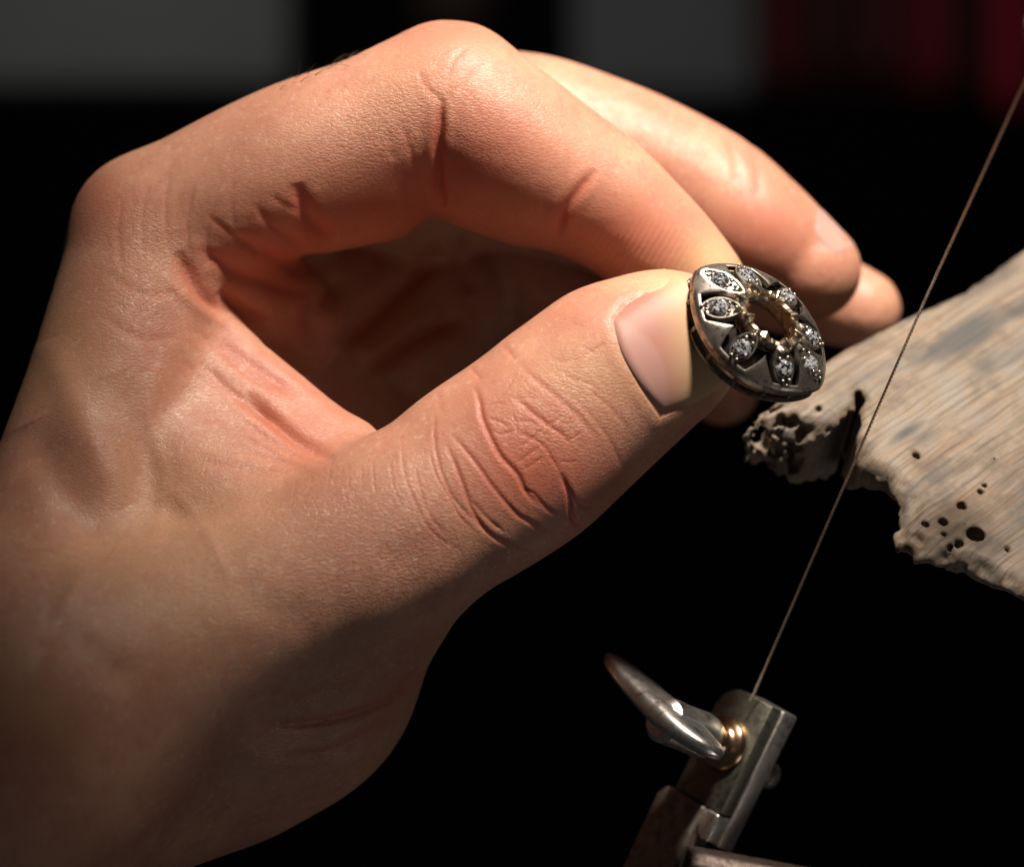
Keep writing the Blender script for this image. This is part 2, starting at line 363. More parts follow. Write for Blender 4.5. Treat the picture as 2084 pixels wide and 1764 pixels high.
def build_hand():
    F, A, G = build_hand_field(0.07)
    verts, quads = F.mesh(A)
    me = quad_mesh('hand', verts, quads)
    # relax the net, then round it off
    co = coords(me)
    e = np.empty(len(me.edges)*2, np.int32); me.edges.foreach_get('vertices', e); e = e.reshape(-1, 2)
    cnt = np.bincount(e.ravel(), minlength=len(co))[:, None]
    for it in range(6):
        acc = np.zeros_like(co)
        for k in range(3):
            acc[:, k] = np.bincount(e[:, 0], co[e[:, 1], k], len(co))+np.bincount(e[:, 1], co[e[:, 0], k], len(co))
        co += (acc/np.maximum(cnt, 1)-co)*(.5 if it % 2 == 0 else -.42)
    me.vertices.foreach_set('co', co.astype(np.float32).ravel())
    me = subdivide(me, 1)
    # finer faces where the camera is close and in focus
    for rnd in (0, 1):
        bm = bmesh.new(); bm.from_mesh(me); bm.normal_update()
        co = coords(me); u, v = proj(co); N = normals(me)
        near = (N[:, 1] < .25) & (u > -60) & (u < 2100) & (v > -20) & (v < 1800)
        gi = {k: F.sample(G[k], co) for k in ('thumb', 'index', 'palm')}
        if rnd == 0: near &= (gi['thumb'] < .3) | (gi['index'] < .3) | (gi['palm'] < .2)
        else: near &= (co[:, 1] < .9) & ((u > 420) | (v < 500)) & (v < 1420) & ((gi['thumb'] < .12) | (gi['index'] < .12) | (u > 480))
        bm.verts.ensure_lookup_table()
        ed = [ed_ for ed_ in bm.edges if near[ed_.verts[0].index] and near[ed_.verts[1].index]]
        bmesh.ops.subdivide_edges(bm, edges=ed, cuts=1, use_grid_fill=True, smooth=0)
        bm.to_mesh(me); bm.free()
    me.update()
    co = coords(me); N = normals(me); u, v = proj(co)
    names = list(G); gd = np.stack([F.sample(G[k], co) for k in names]); grp = gd.argmin(0)
    disp = np.zeros(len(co)); red = np.zeros(len(co))
    front = N[:, 1] < .12
    for pts, dep, w, lips, parts in STROKES:
        if parts == T_ and w < 20: w *= 1.08; lips *= .45
        if parts == IX and abs(dep) > .012 and len(pts) > 2 and pts[0][0] < 760: dep *= .62; w *= 1.25; lips *= .6
        pl = cr(pts); reach = w*(4.6 if lips else 3)
        m = front & (u > pl[:, 0].min()-reach) & (u < pl[:, 0].max()+reach) & (v > pl[:, 1].min()-reach) & (v < pl[:, 1].max()+reach)
        m &= np.isin(grp, [names.index(k) for k in parts])
        ii = np.nonzero(m)[0]
        if not len(ii): continue
        U, V = u[ii], v[ii]; best = np.full(len(ii), 1e9); tt = np.zeros(len(ii))
        seg = np.linalg.norm(np.diff(pl, axis=0), axis=1); cum = np.concatenate([[0], np.cumsum(seg)])
        for k in range(len(pl)-1):
            d = pl[k+1]-pl[k]
            t = np.clip(((U-pl[k, 0])*d[0]+(V-pl[k, 1])*d[1])/max(d@d, 1e-9), 0, 1)
            q = np.hypot(U-pl[k, 0]-t*d[0], V-pl[k, 1]-t*d[1])
            b = q < best; best[b] = q[b]; tt[b] = (cum[k]+t*seg[k])[b]/cum[-1]
        tap = np.clip(np.minimum(tt, 1-tt)*5, 0, 1)**.7
        prof = np.exp(-(best/w)**2)
        if lips: prof = np.exp(-(best/w)**2)-lips*.5*np.exp(-((best-2.3*w)/(1.3*w))**2)
        w0 = w
        disp[ii] += dep*tap*prof*(.62 if len(parts) > 1 and parts != PA else .8)
        if dep < 0 and lips: red[ii] = np.maximum(red[ii], tap*np.exp(-(best/(w*1.8))**2)*min(1, -dep/.03))
    # bed of the thumb nail and the folds round it
    m = (grp == names.index('thumb')) & (N[:, 1] < .1)
    ii = np.nonzero(m)[0]; U, V = u[ii], v[ii]
    pl = np.array(NAIL_OUT+NAIL_OUT[:1], float); best = np.full(len(ii), 1e9)
    for k in range(len(pl)-1):
        d = pl[k+1]-pl[k]; t = np.clip(((U-pl[k, 0])*d[0]+(V-pl[k, 1])*d[1])/(d@d), 0, 1)
        best = np.minimum(best, np.hypot(U-pl[k, 0]-t*d[0], V-pl[k, 1]-t*d[1]))
    ins = inside_poly(U, V, NAIL_OUT)
    disp[ii] += np.where(ins, -.03*np.clip(best/18, 0, 1), .006*np.exp(-((best-12)/14)**2))
    # ridges of the index finger pad, and fine uneven skin
    g = np.exp(-(((u-1310)/95)**2+((v-505)/55)**2))*(grp == names.index('index'))
    disp += front*g*.0022*np.sin((u*.80+v*.28+9*np.sin(v/40))/7.0*2*math.pi*.62)
    big = np.array([mnoise.noise(Vector(p)*1.6) for p in co[::1]]) if len(co) < 9e5 else np.zeros(len(co))
    disp += .012*big
    co += N*disp[:, None]
    me.vertices.foreach_set('co', co.astype(np.float32).ravel())
    # natural reddening and pallor of the skin, stored on the mesh
    def spot(cu, cv, ru, rv): return np.exp(-(((u-cu)/ru)**2+((v-cv)/rv)**2))
    isx = grp == names.index('index'); ism = grp == names.index('middle'); ist = grp == names.index('thumb'); isp = grp == names.index('palm')
    R = red*.6+.75*isx*spot(1270, 470, 150, 80)+.7*isx*spot(960, 330, 190, 130)+.6*isx*spot(740, 420, 160, 70)+.5*ist*spot(1160, 990, 150, 90)+.6*ism*spot(1560, 480, 120, 110)+.5*spot(560, 520, 140, 130)
    R += .65*ist*spot(1060, 920, 130, 140)+.5*isp*spot(600, 830, 150, 110)+.6*spot(200, 410, 80, 80)+.55*isx*spot(930, 70, 100, 60)+.3*ist*spot(1200, 640, 90, 50)
    Yl = .9*isx*spot(1450, 545, 60, 70)+.6*ist*spot(1340, 575, 90, 24)+.35*(isp*spot(430, 300, 160, 120)+isp*spot(350, 1150, 250, 220))
    at = me.attributes.new('tint', 'FLOAT_COLOR', 'POINT')
    buf = np.zeros((len(co), 4), np.float32); buf[:, 0] = np.clip(R, 0, 1); buf[:, 1] = np.clip(Yl, 0, 1); buf[:, 2] = np.clip(.35+.9*(isp+ist)*spot(620, 1120, 330, 190)+.5*isx*spot(800, 250, 220, 140)+.5*isp*spot(330, 520, 160, 200)+.4*ist*spot(1150, 860, 130, 110)-.3*isx*spot(1350, 500, 120, 90), .12, 1); buf[:, 3] = 1
    at.data.foreach_set('color', buf.ravel())
    smooth(me); scale_cm(me)
    return F, A, me
F, A, me = build_hand()
print('hand', len(me.vertices), len(me.polygons), time.time()-T0)

def skin_material():
    m, nt, b = mat('skin'); lk = nt.links.new
    tc = nd(nt, 'ShaderNodeTexCoord'); at = nd(nt, 'ShaderNodeAttribute', attribute_name='tint')
    sp = nd(nt, 'ShaderNodeSeparateColor'); lk(at.outputs['Color'], sp.inputs[0])
    n1 = nd(nt, 'ShaderNodeTexNoise', i_Scale=90.0, i_Detail=4.0, i_Roughness=.6); lk(tc.outputs['Object'], n1.inputs['Vector'])
    n2 = nd(nt, 'ShaderNodeTexNoise', i_Scale=420.0, i_Detail=3.0, i_Roughness=.6); lk(tc.outputs['Object'], n2.inputs['Vector'])
    def mix(fac, a, c, typ='MIX'):
        x = nd(nt, 'ShaderNodeMix', data_type='RGBA', blend_type=typ)
        for i, val in ((0, fac), (6, a), (7, c)):
            if hasattr(val, 'is_output'): lk(val, x.inputs[i])
            else: x.inputs[i].default_value = val
        return x.outputs[2]
    def rng(val, a, bb, c, d):
        x = nd(nt, 'ShaderNodeMapRange'); lk(val, x.inputs[0])
        for i, q in enumerate((a, bb, c, d)): x.inputs[i+1].default_value = q
        return x.outputs[0]
    base = mix(rng(n1.outputs[0], .35, .65, 0, 1), (.45, .212, .140, 1), (.58, .305, .205, 1))
    base = mix(rng(n2.outputs[0], .50, .70, 0, .6), base, (.46, .19, .135, 1))
    n4 = nd(nt, 'ShaderNodeTexNoise', i_Scale=1500.0, i_Detail=2.0); lk(tc.outputs['Object'], n4.inputs['Vector'])
    base = mix(rng(n4.outputs[0], .6, .72, 0, .4), base, (.68, .45, .34, 1)); base = mix(rng(n4.outputs[0], .40, .30, 0, .35), base, (.36, .15, .10, 1))
    vn = nd(nt, 'ShaderNodeTexNoise', i_Scale=55.0, i_Detail=1.0); lk(tc.outputs['Object'], vn.inputs['Vector'])
    base = mix(rng(vn.outputs[0], .55, .7, 0, .45), base, (.50, .29, .16, 1))
    base = mix(sp.outputs[0], base, (.48, .15, .095, 1))
    base = mix(sp.outputs[1], base, (.66, .43, .24, 1))
    lk(base, b.inputs['Base Color'])
    b.inputs['Subsurface Weight'].default_value = .5; b.inputs['Subsurface Radius'].default_value = (1.0, .32, .16)
    b.inputs['Subsurface Scale'].default_value = .0016; b.subsurface_method = 'RANDOM_WALK'
    b.inputs['Specular IOR Level'].default_value = .42
    lk(rng(n2.outputs[0], .3, .7, .36, .52), b.inputs['Roughness'])
    # skin relief: polygons, finer pores, stretched lines
    ds = nd(nt, 'ShaderNodeTexNoise', i_Scale=700.0, i_Detail=2.0); lk(tc.outputs['Object'], ds.inputs['Vector'])
    mp = nd(nt, 'ShaderNodeMapping'); mp.inputs['Rotation'].default_value = (0, math.radians(12), 0); mp.inputs['Scale'].default_value = (.42, 1, 1.0)
    ad = nd(nt, 'ShaderNodeVectorMath', operation='MULTIPLY_ADD'); lk(ds.outputs['Color'], ad.inputs[0]); ad.inputs[1].default_value = (.0006,)*3
    lk(tc.outputs['Object'], ad.inputs[2]); lk(ad.outputs[0], mp.inputs['Vector'])
    v1 = nd(nt, 'ShaderNodeTexVoronoi', feature='DISTANCE_TO_EDGE', i_Scale=2900.0); lk(mp.outputs[0], v1.inputs['Vector'])
    v2 = nd(nt, 'ShaderNodeTexVoronoi', feature='DISTANCE_TO_EDGE', i_Scale=4600.0); lk(ad.outputs[0], v2.inputs['Vector'])
    n3 = nd(nt, 'ShaderNodeTexNoise', i_Scale=2600.0, i_Detail=3.0); lk(tc.outputs['Object'], n3.inputs['Vector'])
    h1 = rng(v1.outputs['Distance'], 0, .16, 0, 1); h2 = rng(v2.outputs['Distance'], 0, .2, 0, 1)
    s1 = nd(nt, 'ShaderNodeMath', operation='MULTIPLY_ADD'); lk(h2, s1.inputs[0]); s1.inputs[1].default_value = .35; lk(h1, s1.inputs[2])
    s2 = nd(nt, 'ShaderNodeMath', operation='MULTIPLY_ADD'); lk(n3.outputs[0], s2.inputs[0]); s2.inputs[1].default_value = .8; lk(s1.outputs[0], s2.inputs[2])
    bp = nd(nt, 'ShaderNodeBump', i_Distance=.000042); lk(sp.outputs[2], bp.inputs['Strength']); lk(s2.outputs[0], bp.inputs['Height']); lk(bp.outputs[0], b.inputs['Normal'])
    return m
SKIN = skin_material()
hand = obj('hand', me, SKIN, label='left hand pinching a small jewelled setting between thumb and index finger', cat='hand')

def hairs(spec, seed=4):
    r = random.Random(seed); mb = MB()
    for (u0, v0, u1, v1, y, du, dv, n, ln) in spec:
        for k in range(n):
            t = r.random(); u_ = u0+(u1-u0)*t+r.uniform(-12, 12); v_ = v0+(v1-v0)*t+r.uniform(-8, 8); yy = y+r.uniform(-.35, .35)
            b0 = P(u_, v_, yy); dr = P(u_+du+r.uniform(-8, 8), v_+dv+r.uniform(-8, 8), yy+r.uniform(-.15, .15))-b0; dr /= np.linalg.norm(dr); l_ = ln*r.uniform(.5, 1.1)
            bend = np.array((r.uniform(-.2, .3), r.uniform(-.2, .2), -r.uniform(.1, .5)))
            mb.tube([b0+dr*l_*q+bend*l_*q*q for q in (0, .33, .66, 1)], [.0035, .003, .0022, .001], 4)
    m, nt, b = mat('dark_hair'); b.inputs['Base Color'].default_value = (.035, .02, .014, 1); b.inputs['Roughness'].default_value = .4
    o = mb.done('hair', m, hand, sharp=0, kind='stuff'); return o
def nail_material(name, pink, pale):
    m, nt, b = mat(name); lk = nt.links.new
    at = nd(nt, 'ShaderNodeAttribute', attribute_name='tint'); sp = nd(nt, 'ShaderNodeSeparateColor'); lk(at.outputs['Color'], sp.inputs[0])
    a = nd(nt, 'ShaderNodeMix', data_type='RGBA'); lk(sp.outputs[0], a.inputs[0]); a.inputs[6].default_value = pink; a.inputs[7].default_value = pale
    c = nd(nt, 'ShaderNodeMix', data_type='RGBA'); lk(sp.outputs[1], c.inputs[0]); lk(a.outputs[2], c.inputs[6]); c.inputs[7].default_value = (.46, .275, .24, 1)
    lk(c.outputs[2], b.inputs['Base Color'])
    b.inputs['Roughness'].default_value = .50; b.inputs['Specular IOR Level'].default_value = .28; b.inputs['Subsurface Weight'].default_value = .4; b.inputs['Subsurface Radius'].default_value = (1, .4, .25)
    b.inputs['Subsurface Scale'].default_value = .0008
    tc = nd(nt, 'ShaderNodeTexCoord'); n = nd(nt, 'ShaderNodeTexNoise', i_Scale=1200.0, i_Detail=3.0); lk(tc.outputs['Object'], n.inputs['Vector'])
    bp = nd(nt, 'ShaderNodeBump', i_Strength=.12, i_Distance=.00003); lk(n.outputs[0], bp.inputs['Height']); lk(bp.outputs[0], b.inputs['Normal'])
    return m
def make_nail(o, tip, n0, hw, length, thick, mat_, tint, lift=.0, bow=.12, dip=0.0):
    """curved plate fitted to the finger surface: o cuticle middle, tip direction point, n0 outward"""
    o = np.asarray(o, float); a = np.asarray(tip, float)-o; n = np.asarray(n0, float); n /= np.linalg.norm(n)
    a -= n*(a@n); a /= np.linalg.norm(a); c = np.cross(n, a)
    ns, nw = 28, 22
    s, w = np.meshgrid(np.linspace(0, 1, ns), np.linspace(-1, 1, nw), indexing='ij'); s = s.ravel(); w = w.ravel()
    along = length*s+bow*(w*w)*(1-s)-.1*length*s*w*w; wid = hw*(1-.10*(1-s)**3)*w
    base = o+a*along[:, None]+c*wid[:, None]
    t = rays(F, A, o, n, base)
    X = np.stack([np.ones_like(s), s, w, s*s, w*w, s*w, w**4], 1)
    ok = (np.abs(w) < .85) & (t > -.8)
    k = np.linalg.lstsq(X[ok], t[ok], rcond=None)[0]; t = X@k
    t += lift-.035*np.clip((np.abs(w)-.86)/.14, 0, 1)**2-.045*np.clip((.05-s)/.05, 0, 1)
    t -= dip*np.clip((s-.8)/.2, 0, 1)**2; top = base+n*t[:, None]; bot = top-n*thick
    V = np.vstack([top, bot]); Q = []; K = ns*nw
    for i in range(ns-1):
        for j in range(nw-1):
            q = (i*nw+j, (i+1)*nw+j, (i+1)*nw+j+1, i*nw+j+1); Q.append(q); Q.append(tuple(K+x for x in q[::-1]))
    ring = [i*nw for i in range(ns)]+[(ns-1)*nw+j for j in range(1, nw)]+[i*nw+nw-1 for i in range(ns-2, -1, -1)]+[j for j in range(nw-2, 0, -1)]
    for p, q in zip(ring, ring[1:]+ring[:1]): Q.append((p, K+p, K+q, q))
    me = quad_mesh('fingernail', V, Q)
    at = me.attributes.new('tint', 'FLOAT_COLOR', 'POINT'); buf = np.zeros((2*K, 4), np.float32)
    buf[:K, 0], buf[:K, 1] = tint(s, w); buf[K:] = buf[:K]; buf[:, 3] = 1
    at.data.foreach_set('color', buf.ravel())
    bm = bmesh.new(); bm.from_mesh(me); bmesh.ops.recalc_face_normals(bm, faces=bm.faces); bm.to_mesh(me); bm.free()
    smooth(me); scale_cm(me)
    return obj('fingernail', me, mat_, hand)
def sst(x, a, b): t = np.clip((x-a)/(b-a), 0, 1); return t*t*(3-2*t)
NM = nail_material('nail', (.40, .19, .15, 1), (.54, .36, .21, 1))
make_nail(P(1276, 758, -1.1), P(1393, 692, -1.1), (.14, -1, .10), .635, 1.12, .035, NM,
          lambda s, w: (sst(s-.25*w, .25, .75), sst(.26*(1-w*w)-s+.06, -.03, .03)*.6), lift=.028)
nn = np.array((.52, -.42, .74)); nn /= np.linalg.norm(nn)
make_nail(P(1592, 512, 2.1)+nn*.62, P(1652, 550, 2.0)+nn*.6, nn, .36, .68, .025, NM,
          lambda s, w: (sst(s, .2, .9)*.4, s*0+.75), lift=.014, dip=.05)
print('script', time.time()-T0)

# ------------------------------------------------------------------ small mesh builders
class MB:
    """collects simple solids (in cm) into ONE mesh"""
    def __init__(s): s.bm = bmesh.new()
    def frame(s, o, x, y, z):
        x, y, z = (Vector(np.asarray(q, float)) for q in (x, y, z))
        return Matrix(((x[0], y[0], z[0], o[0]), (x[1], y[1], z[1], o[1]), (x[2], y[2], z[2], o[2]), (0, 0, 0, 1)))
    def prism(s, poly, z0, z1, M, bev=0.0, seg=2, inset=0.0):
        vs0 = [s.bm.verts.new(M @ Vector((x, y, z0))) for x, y in poly]
        vs1 = [s.bm.verts.new(M @ Vector((x*(1-inset), y*(1-inset), z1))) for x, y in poly]
        n = len(poly); f = [s.bm.faces.new(vs0[::-1]), s.bm.faces.new(vs1)]
        for i in range(n): f.append(s.bm.faces.new((vs0[i], vs0[(i+1) % n], vs1[(i+1) % n], vs1[i])))
        if bev:
            ed = list({e for q in f for e in q.edges})
            bmesh.ops.bevel(s.bm, geom=ed, offset=bev, segments=seg, affect='EDGES', profile=.5)
        return s
    def box(s, x0, x1, y0, y1, z0, z1, M, bev=0.0):
        return s.prism([(x0, y0), (x1, y0), (x1, y1), (x0, y1)], z0, z1, M, bev)
    def lathe(s, prof, M, n=32, cap=True):
        """prof: (radius, z)"""
        rows = [[s.bm.verts.new(M @ Vector((r*math.cos(2*math.pi*i/n), r*math.sin(2*math.pi*i/n), z))) for i in range(n)] for r, z in prof]
        for a, b_ in zip(rows[:-1], rows[1:]):
            for i in range(n): s.bm.faces.new((a[i], a[(i+1) % n], b_[(i+1) % n], b_[i]))
        if cap: s.bm.faces.new(rows[0][::-1]); s.bm.faces.new(rows[-1])
        return s
    def tube(s, pts, r, n=8, closed=False):
        pts = [Vector(np.asarray(p, float)) for p in pts]; rows = []; N = len(pts)
        rr = r if hasattr(r, '__len__') else [r]*N
        up = Vector((.3, .4, .86))
        for i, p in enumerate(pts):
            a = pts[(i+1) % N] if closed or i < N-1 else p; b_ = pts[i-1] if closed or i > 0 else p
            t = (a-b_).normalized(); x = t.cross(up).normalized(); y = t.cross(x)
            rows.append([s.bm.verts.new(p+(x*math.cos(2*math.pi*k/n)+y*math.sin(2*math.pi*k/n))*rr[i]) for k in range(n)])
        for i in range(N if closed else N-1):
            a, b_ = rows[i], rows[(i+1) % N]
            for k in range(n): s.bm.faces.new((a[k], a[(k+1) % n], b_[(k+1) % n], b_[k]))
        if not closed: s.bm.faces.new(rows[0][::-1]); s.bm.faces.new(rows[-1])
        return s
    def grid(s, top, bot, ni, nj, closed_i=False):
        """two sheets top/bot [i][j] joined into a shell"""
        T = [[s.bm.verts.new(p) for p in r] for r in top]; B = [[s.bm.verts.new(p) for p in r] for r in bot]
        I = ni if closed_i else ni-1
        for i in range(I):
            k = (i+1) % ni
            for j in range(nj-1):
                s.bm.faces.new((T[i][j], T[k][j], T[k][j+1], T[i][j+1])); s.bm.faces.new((B[i][j+1], B[k][j+1], B[k][j], B[i][j]))
            s.bm.faces.new((T[k][0], T[i][0], B[i][0], B[k][0])); s.bm.faces.new((T[i][-1], T[k][-1], B[k][-1], B[i][-1]))
        if not closed_i:
            for i in (0, ni-1):
                for j in range(nj-1): s.bm.faces.new((T[i][j], T[i][j+1], B[i][j+1], B[i][j]))
        return s
    def done(s, name, mat_, parent=None, sharp=35, loc=None, **kw):
        bmesh.ops.recalc_face_normals(s.bm, faces=s.bm.faces)
        me = bpy.data.meshes.new(name)
        if loc is not None: s.bm.transform(Matrix.Translation(-Vector(np.asarray(loc, float))))
        s.bm.to_mesh(me); s.bm.free(); scale_cm(me)
        if sharp: smooth(me); me.set_sharp_from_angle(angle=math.radians(sharp))
        o = obj(name, me, mat_, parent, **kw)
        if loc is not None: o.location = Vector(np.asarray(loc, float))*S
        return o
def metal(name, col, rough, grime=(.03, .025, .02, 1), amount=.5, scale=900., bump=.15):
    m, nt, b = mat(name); lk = nt.links.new
    tc = nd(nt, 'ShaderNodeTexCoord'); n = nd(nt, 'ShaderNodeTexNoise', i_Scale=scale, i_Detail=5.0, i_Roughness=.65); lk(tc.outputs['Object'], n.inputs['Vector'])
    r = nd(nt, 'ShaderNodeMapRange'); lk(n.outputs[0], r.inputs[0])
    for i, q in enumerate((.45, .68, 0, amount)): r.inputs[i+1].default_value = q
    x = nd(nt, 'ShaderNodeMix', data_type='RGBA'); lk(r.outputs[0], x.inputs[0]); x.inputs[6].default_value = col; x.inputs[7].default_value = grime
    lk(x.outputs[2], b.inputs['Base Color']); b.inputs['Metallic'].default_value = 1
    q = nd(nt, 'ShaderNodeMapRange'); lk(n.outputs[0], q.inputs[0])
    for i, val in enumerate((.3, .7, rough*.75, rough*1.35)): q.inputs[i+1].default_value = val
    lk(q.outputs[0], b.inputs['Roughness'])
    bp = nd(nt, 'ShaderNodeBump', i_Strength=bump, i_Distance=.0001); lk(n.outputs[0], bp.inputs['Height']); lk(bp.outputs[0], b.inputs['Normal'])
    return m

hairs([(540, 200, 720, 122, .5, 16, -22, 46, .34), (480, 232, 560, 190, .6, 14, -20, 14, .24), (1540, 312, 1600, 385, 2.0, 18, -4, 16, .2)])
# ------------------------------------------------------------------ the jewelled setting
SILVER = metal('tarnished_silver', (.50, .455, .40, 1), .40, amount=.9, scale=1300)
GOLD = metal('worn_gold', (.86, .74, .56, 1), .26, (.20, .13, .08, 1), .6, 1500)
DARKFLOOR = metal('dark_floor_silver', (.05, .04, .035, 1), .5)  # near-black silver for the petal recess floors and the plate under the gaps
DARKSIL = metal('blackened_silver', (.26, .23, .20, 1), .42, amount=.8, scale=1500)
def gem_material():
    m, nt, b = mat('clear_stone_glints'); lk = nt.links.new
    tc = nd(nt, 'ShaderNodeTexCoord'); v = nd(nt, 'ShaderNodeTexVoronoi', i_Scale=4800.0); lk(tc.outputs['Object'], v.inputs['Vector'])
    sp = nd(nt, 'ShaderNodeSeparateColor'); lk(v.outputs['Color'], sp.inputs[0])
    r = nd(nt, 'ShaderNodeValToRGB'); lk(sp.outputs[0], r.inputs[0]); e = r.color_ramp.elements
    e[0].position, e[0].color = .30, (.04, .045, .055, 1); e[1].position, e[1].color = .80, (.95, .97, 1, 1); x = e.new(.52); x.color = (.38, .39, .42, 1)  # random black to white cells: facet glints painted into the stone colour
    lk(r.outputs[0], b.inputs['Base Color']); b.inputs['Roughness'].default_value = .05; b.inputs['Metallic'].default_value = .55
    bp = nd(nt, 'ShaderNodeBump', i_Strength=.9, i_Distance=.00012); lk(sp.outputs[1], bp.inputs['Height']); lk(bp.outputs[0], b.inputs['Normal'])
    b.inputs['Coat Weight'].default_value = 1.0; b.inputs['Coat Roughness'].default_value = .02; b.inputs['Coat IOR'].default_value = 2.0
    return m
GEM = gem_material()
RC = P(1547, 666, -.95)
RX = np.array((.729, 0, -.685)); RY = np.array((.54, .54, .645)); RY -= RX*(RX@RY); RY /= np.linalg.norm(RY); RZ = np.cross(RX, RY)
RA, RB, RH = .87, .62, .27
def rout(phi):
    """pointed oval outline, direction phi -> local x, y"""
    c, s_ = math.cos(phi), math.sin(phi)
    return RA*math.copysign(abs(c)**.95, c), RB*math.copysign(abs(s_)**1.45, s_)
def rpt(rho, phi, dz=0.0):
    x, y = rout(phi); z = RH*(1-rho**2.2)
    return Vector(RC+RX*(x*rho)+RY*(y*rho)+RZ*(z+dz))
ring = empty('ring', RC, 'small oval openwork ring head of tarnished metal set with clear stones, its centre stone missing', 'ring')
def rdone(mb, name, m, parent=None, **kw):
    o = mb.done(name, m, parent or ring, **kw)
    if parent is None: o.data.transform(Matrix.Translation(-Vector(RC)*S))
    return o
# rim with points running in between the petals
mb = MB(); NP = 320; top = []; bot = []
for i in range(NP):
    ph = 2*math.pi*i/NP; q = ((ph/(2*math.pi)*8)+.5) % 1.0; d = abs(q-.5)*2     # 0 between petals is at q=0
    k = max(0.0, (d-.50)/.50)                                                   # 1 between petals
    inn = .925-.30*k**.95
    rt = [inn+(1-inn)*j/6 for j in range(7)]
    top.append([rpt(r, ph, .012*math.sin(math.pi*min(1, (r-inn)/(1-inn)))) for r in rt]); bot.append([rpt(r, ph, -.07) for r in rt])
mb.grid(top, bot, NP, 7, True); rdone(mb, 'rim', SILVER)
# gallery under the rim: skirt, wire and posts
mb = MB(); top = []; bot = []
for i in range(160):
    ph = 2*math.pi*i/160
    top.append([rpt(1.0, ph, -.015), rpt(1.012, ph, -.06), rpt(1.0, ph, -.10)]); bot.append([rpt(.94, ph, -.02), rpt(.94, ph, -.06), rpt(.94, ph, -.10)])
mb.grid(top, bot, 160, 3, True); rdone(mb, 'skirt', SILVER)
mb = MB(); mb.tube([rpt(.955, 2*math.pi*i/120, -.275) for i in range(120)], .038, 8, True); rdone(mb, 'gallery_wire', DARKSIL)
for i in range(16):
    ph = 2*math.pi*(i+.5)/16; mb = MB(); mb.tube([rpt(.965, ph, -.08), rpt(.955, ph, -.28)], .028, 8); rdone(mb, 'gallery_post', DARKSIL)
# petals and stones
for i in range(8):
    ph = 2*math.pi*i/8; c0 = .40; c1 = .955
    e = .0001; base = rpt(.72, ph); rad = (rpt(.9, ph)-rpt(.5, ph)).normalized(); tanv = (rpt(.72, ph+.05)-rpt(.72, ph-.05)).normalized()
    nrm = rad.cross(tanv).normalized(); 
    if nrm.dot(Vector(RZ)) < 0: nrm = -nrm
    tanv = nrm.cross(rad); Ln = (rpt(c1, ph)-rpt(c0, ph)).length; wid = .122
    mid = (rpt(c0, ph)+rpt(c1, ph))/2-nrm*.004
    st = rpt(.735, ph)-nrm*.004; so = (st-mid).dot(rad)
    mb = MB(); nu = 26
    out = []
    for k in range(nu):
        a = 2*math.pi*k/nu; ca, sa = math.cos(a), math.sin(a)
        out.append((Ln/2*ca, wid*math.copysign(abs(sa)**1.5, sa)*(1.0+.12*ca)))
    def pp(x, y, z): return mid+rad*x+tanv*y+nrm*z
    rows = [[pp(x, y, -.09) for x, y in out], [pp(x, y, .0) for x, y in out], [pp(x*.97, y*.95, .018) for x, y in out], [pp(x*.88, y*.82, .018) for x, y in out], [pp(x*.84, y*.74, -.004) for x, y in out],
            [pp(so+(x*.84-so)*.5, y*.45, -.012) for x, y in out]]
    vs = [[mb.bm.verts.new(p) for p in r] for r in rows]
    for a_, b_ in zip(vs[:-1], vs[1:]):
        for k in range(nu): mb.bm.faces.new((a_[k], a_[(k+1) % nu], b_[(k+1) % nu], b_[k]))
    mb.bm.faces.new(vs[0][::-1]); mb.bm.faces.new(vs[-1])
    for fc in list(mb.bm.faces)[-1-2*nu:]: fc.material_index = 1  # recess floor takes the darker silver
    petal = rdone(mb, 'petal', SILVER); petal.data.materials.append(DARKFLOOR)
    # brilliant cut stone
    R = .098
    gn = nrm
    if i == 4: gn = Vector((.08, -.80, .59)).normalized()
    g1_ = (rad-gn*rad.dot(gn)).normalized(); M = mb.frame(st-nrm*.012, g1_, gn.cross(g1_), gn); mb = MB(); n = 16
    rows = []
    for r_, z, off in ((.02, -.055, 0), (1.0, -.006, .5), (1.0, .006, .5), (.80, .030, 0), (.56, .044, .5)):
        rr = r_*R if r_ > .1 else r_*R
        rows.append([mb.bm.verts.new(M @ Vector((rr*math.cos(2*math.pi*(k+off)/n), rr*math.sin(2*math.pi*(k+off)/n), z*1.15))) for k in range(n)])
    for a_, b_ in zip(rows[:-1], rows[1:]):
        for k in range(n): mb.bm.faces.new((a_[k], a_[(k+1) % n], b_[k])); mb.bm.faces.new((a_[(k+1) % n], b_[(k+1) % n], b_[k]))
    mb.bm.faces.new(rows[0][::-1]); mb.bm.faces.new(rows[-1])
    g = rdone(mb, 'stone', GEM, petal, sharp=0); g.data.transform(Matrix.Translation(-Vector(RC)*S))
    # grains holding the stone
    mb = MB()
    for (gx, gy, gr) in ((.118, .035, .020), (.118, -.035, .020), (-.112, .045, .022), (-.112, -.045, .022), (.17, 0, .018), (-.185, 0, .024)):
        ce = st+rad*gx+tanv*gy+nrm*.008
        if abs(so+gx) > Ln/2-.02: continue
        bmesh.ops.create_icosphere(mb.bm, subdivisions=2, radius=gr, matrix=Matrix.Translation(ce))
    g = rdone(mb, 'grains', SILVER, petal); g.data.transform(Matrix.Translation(-Vector(RC)*S))
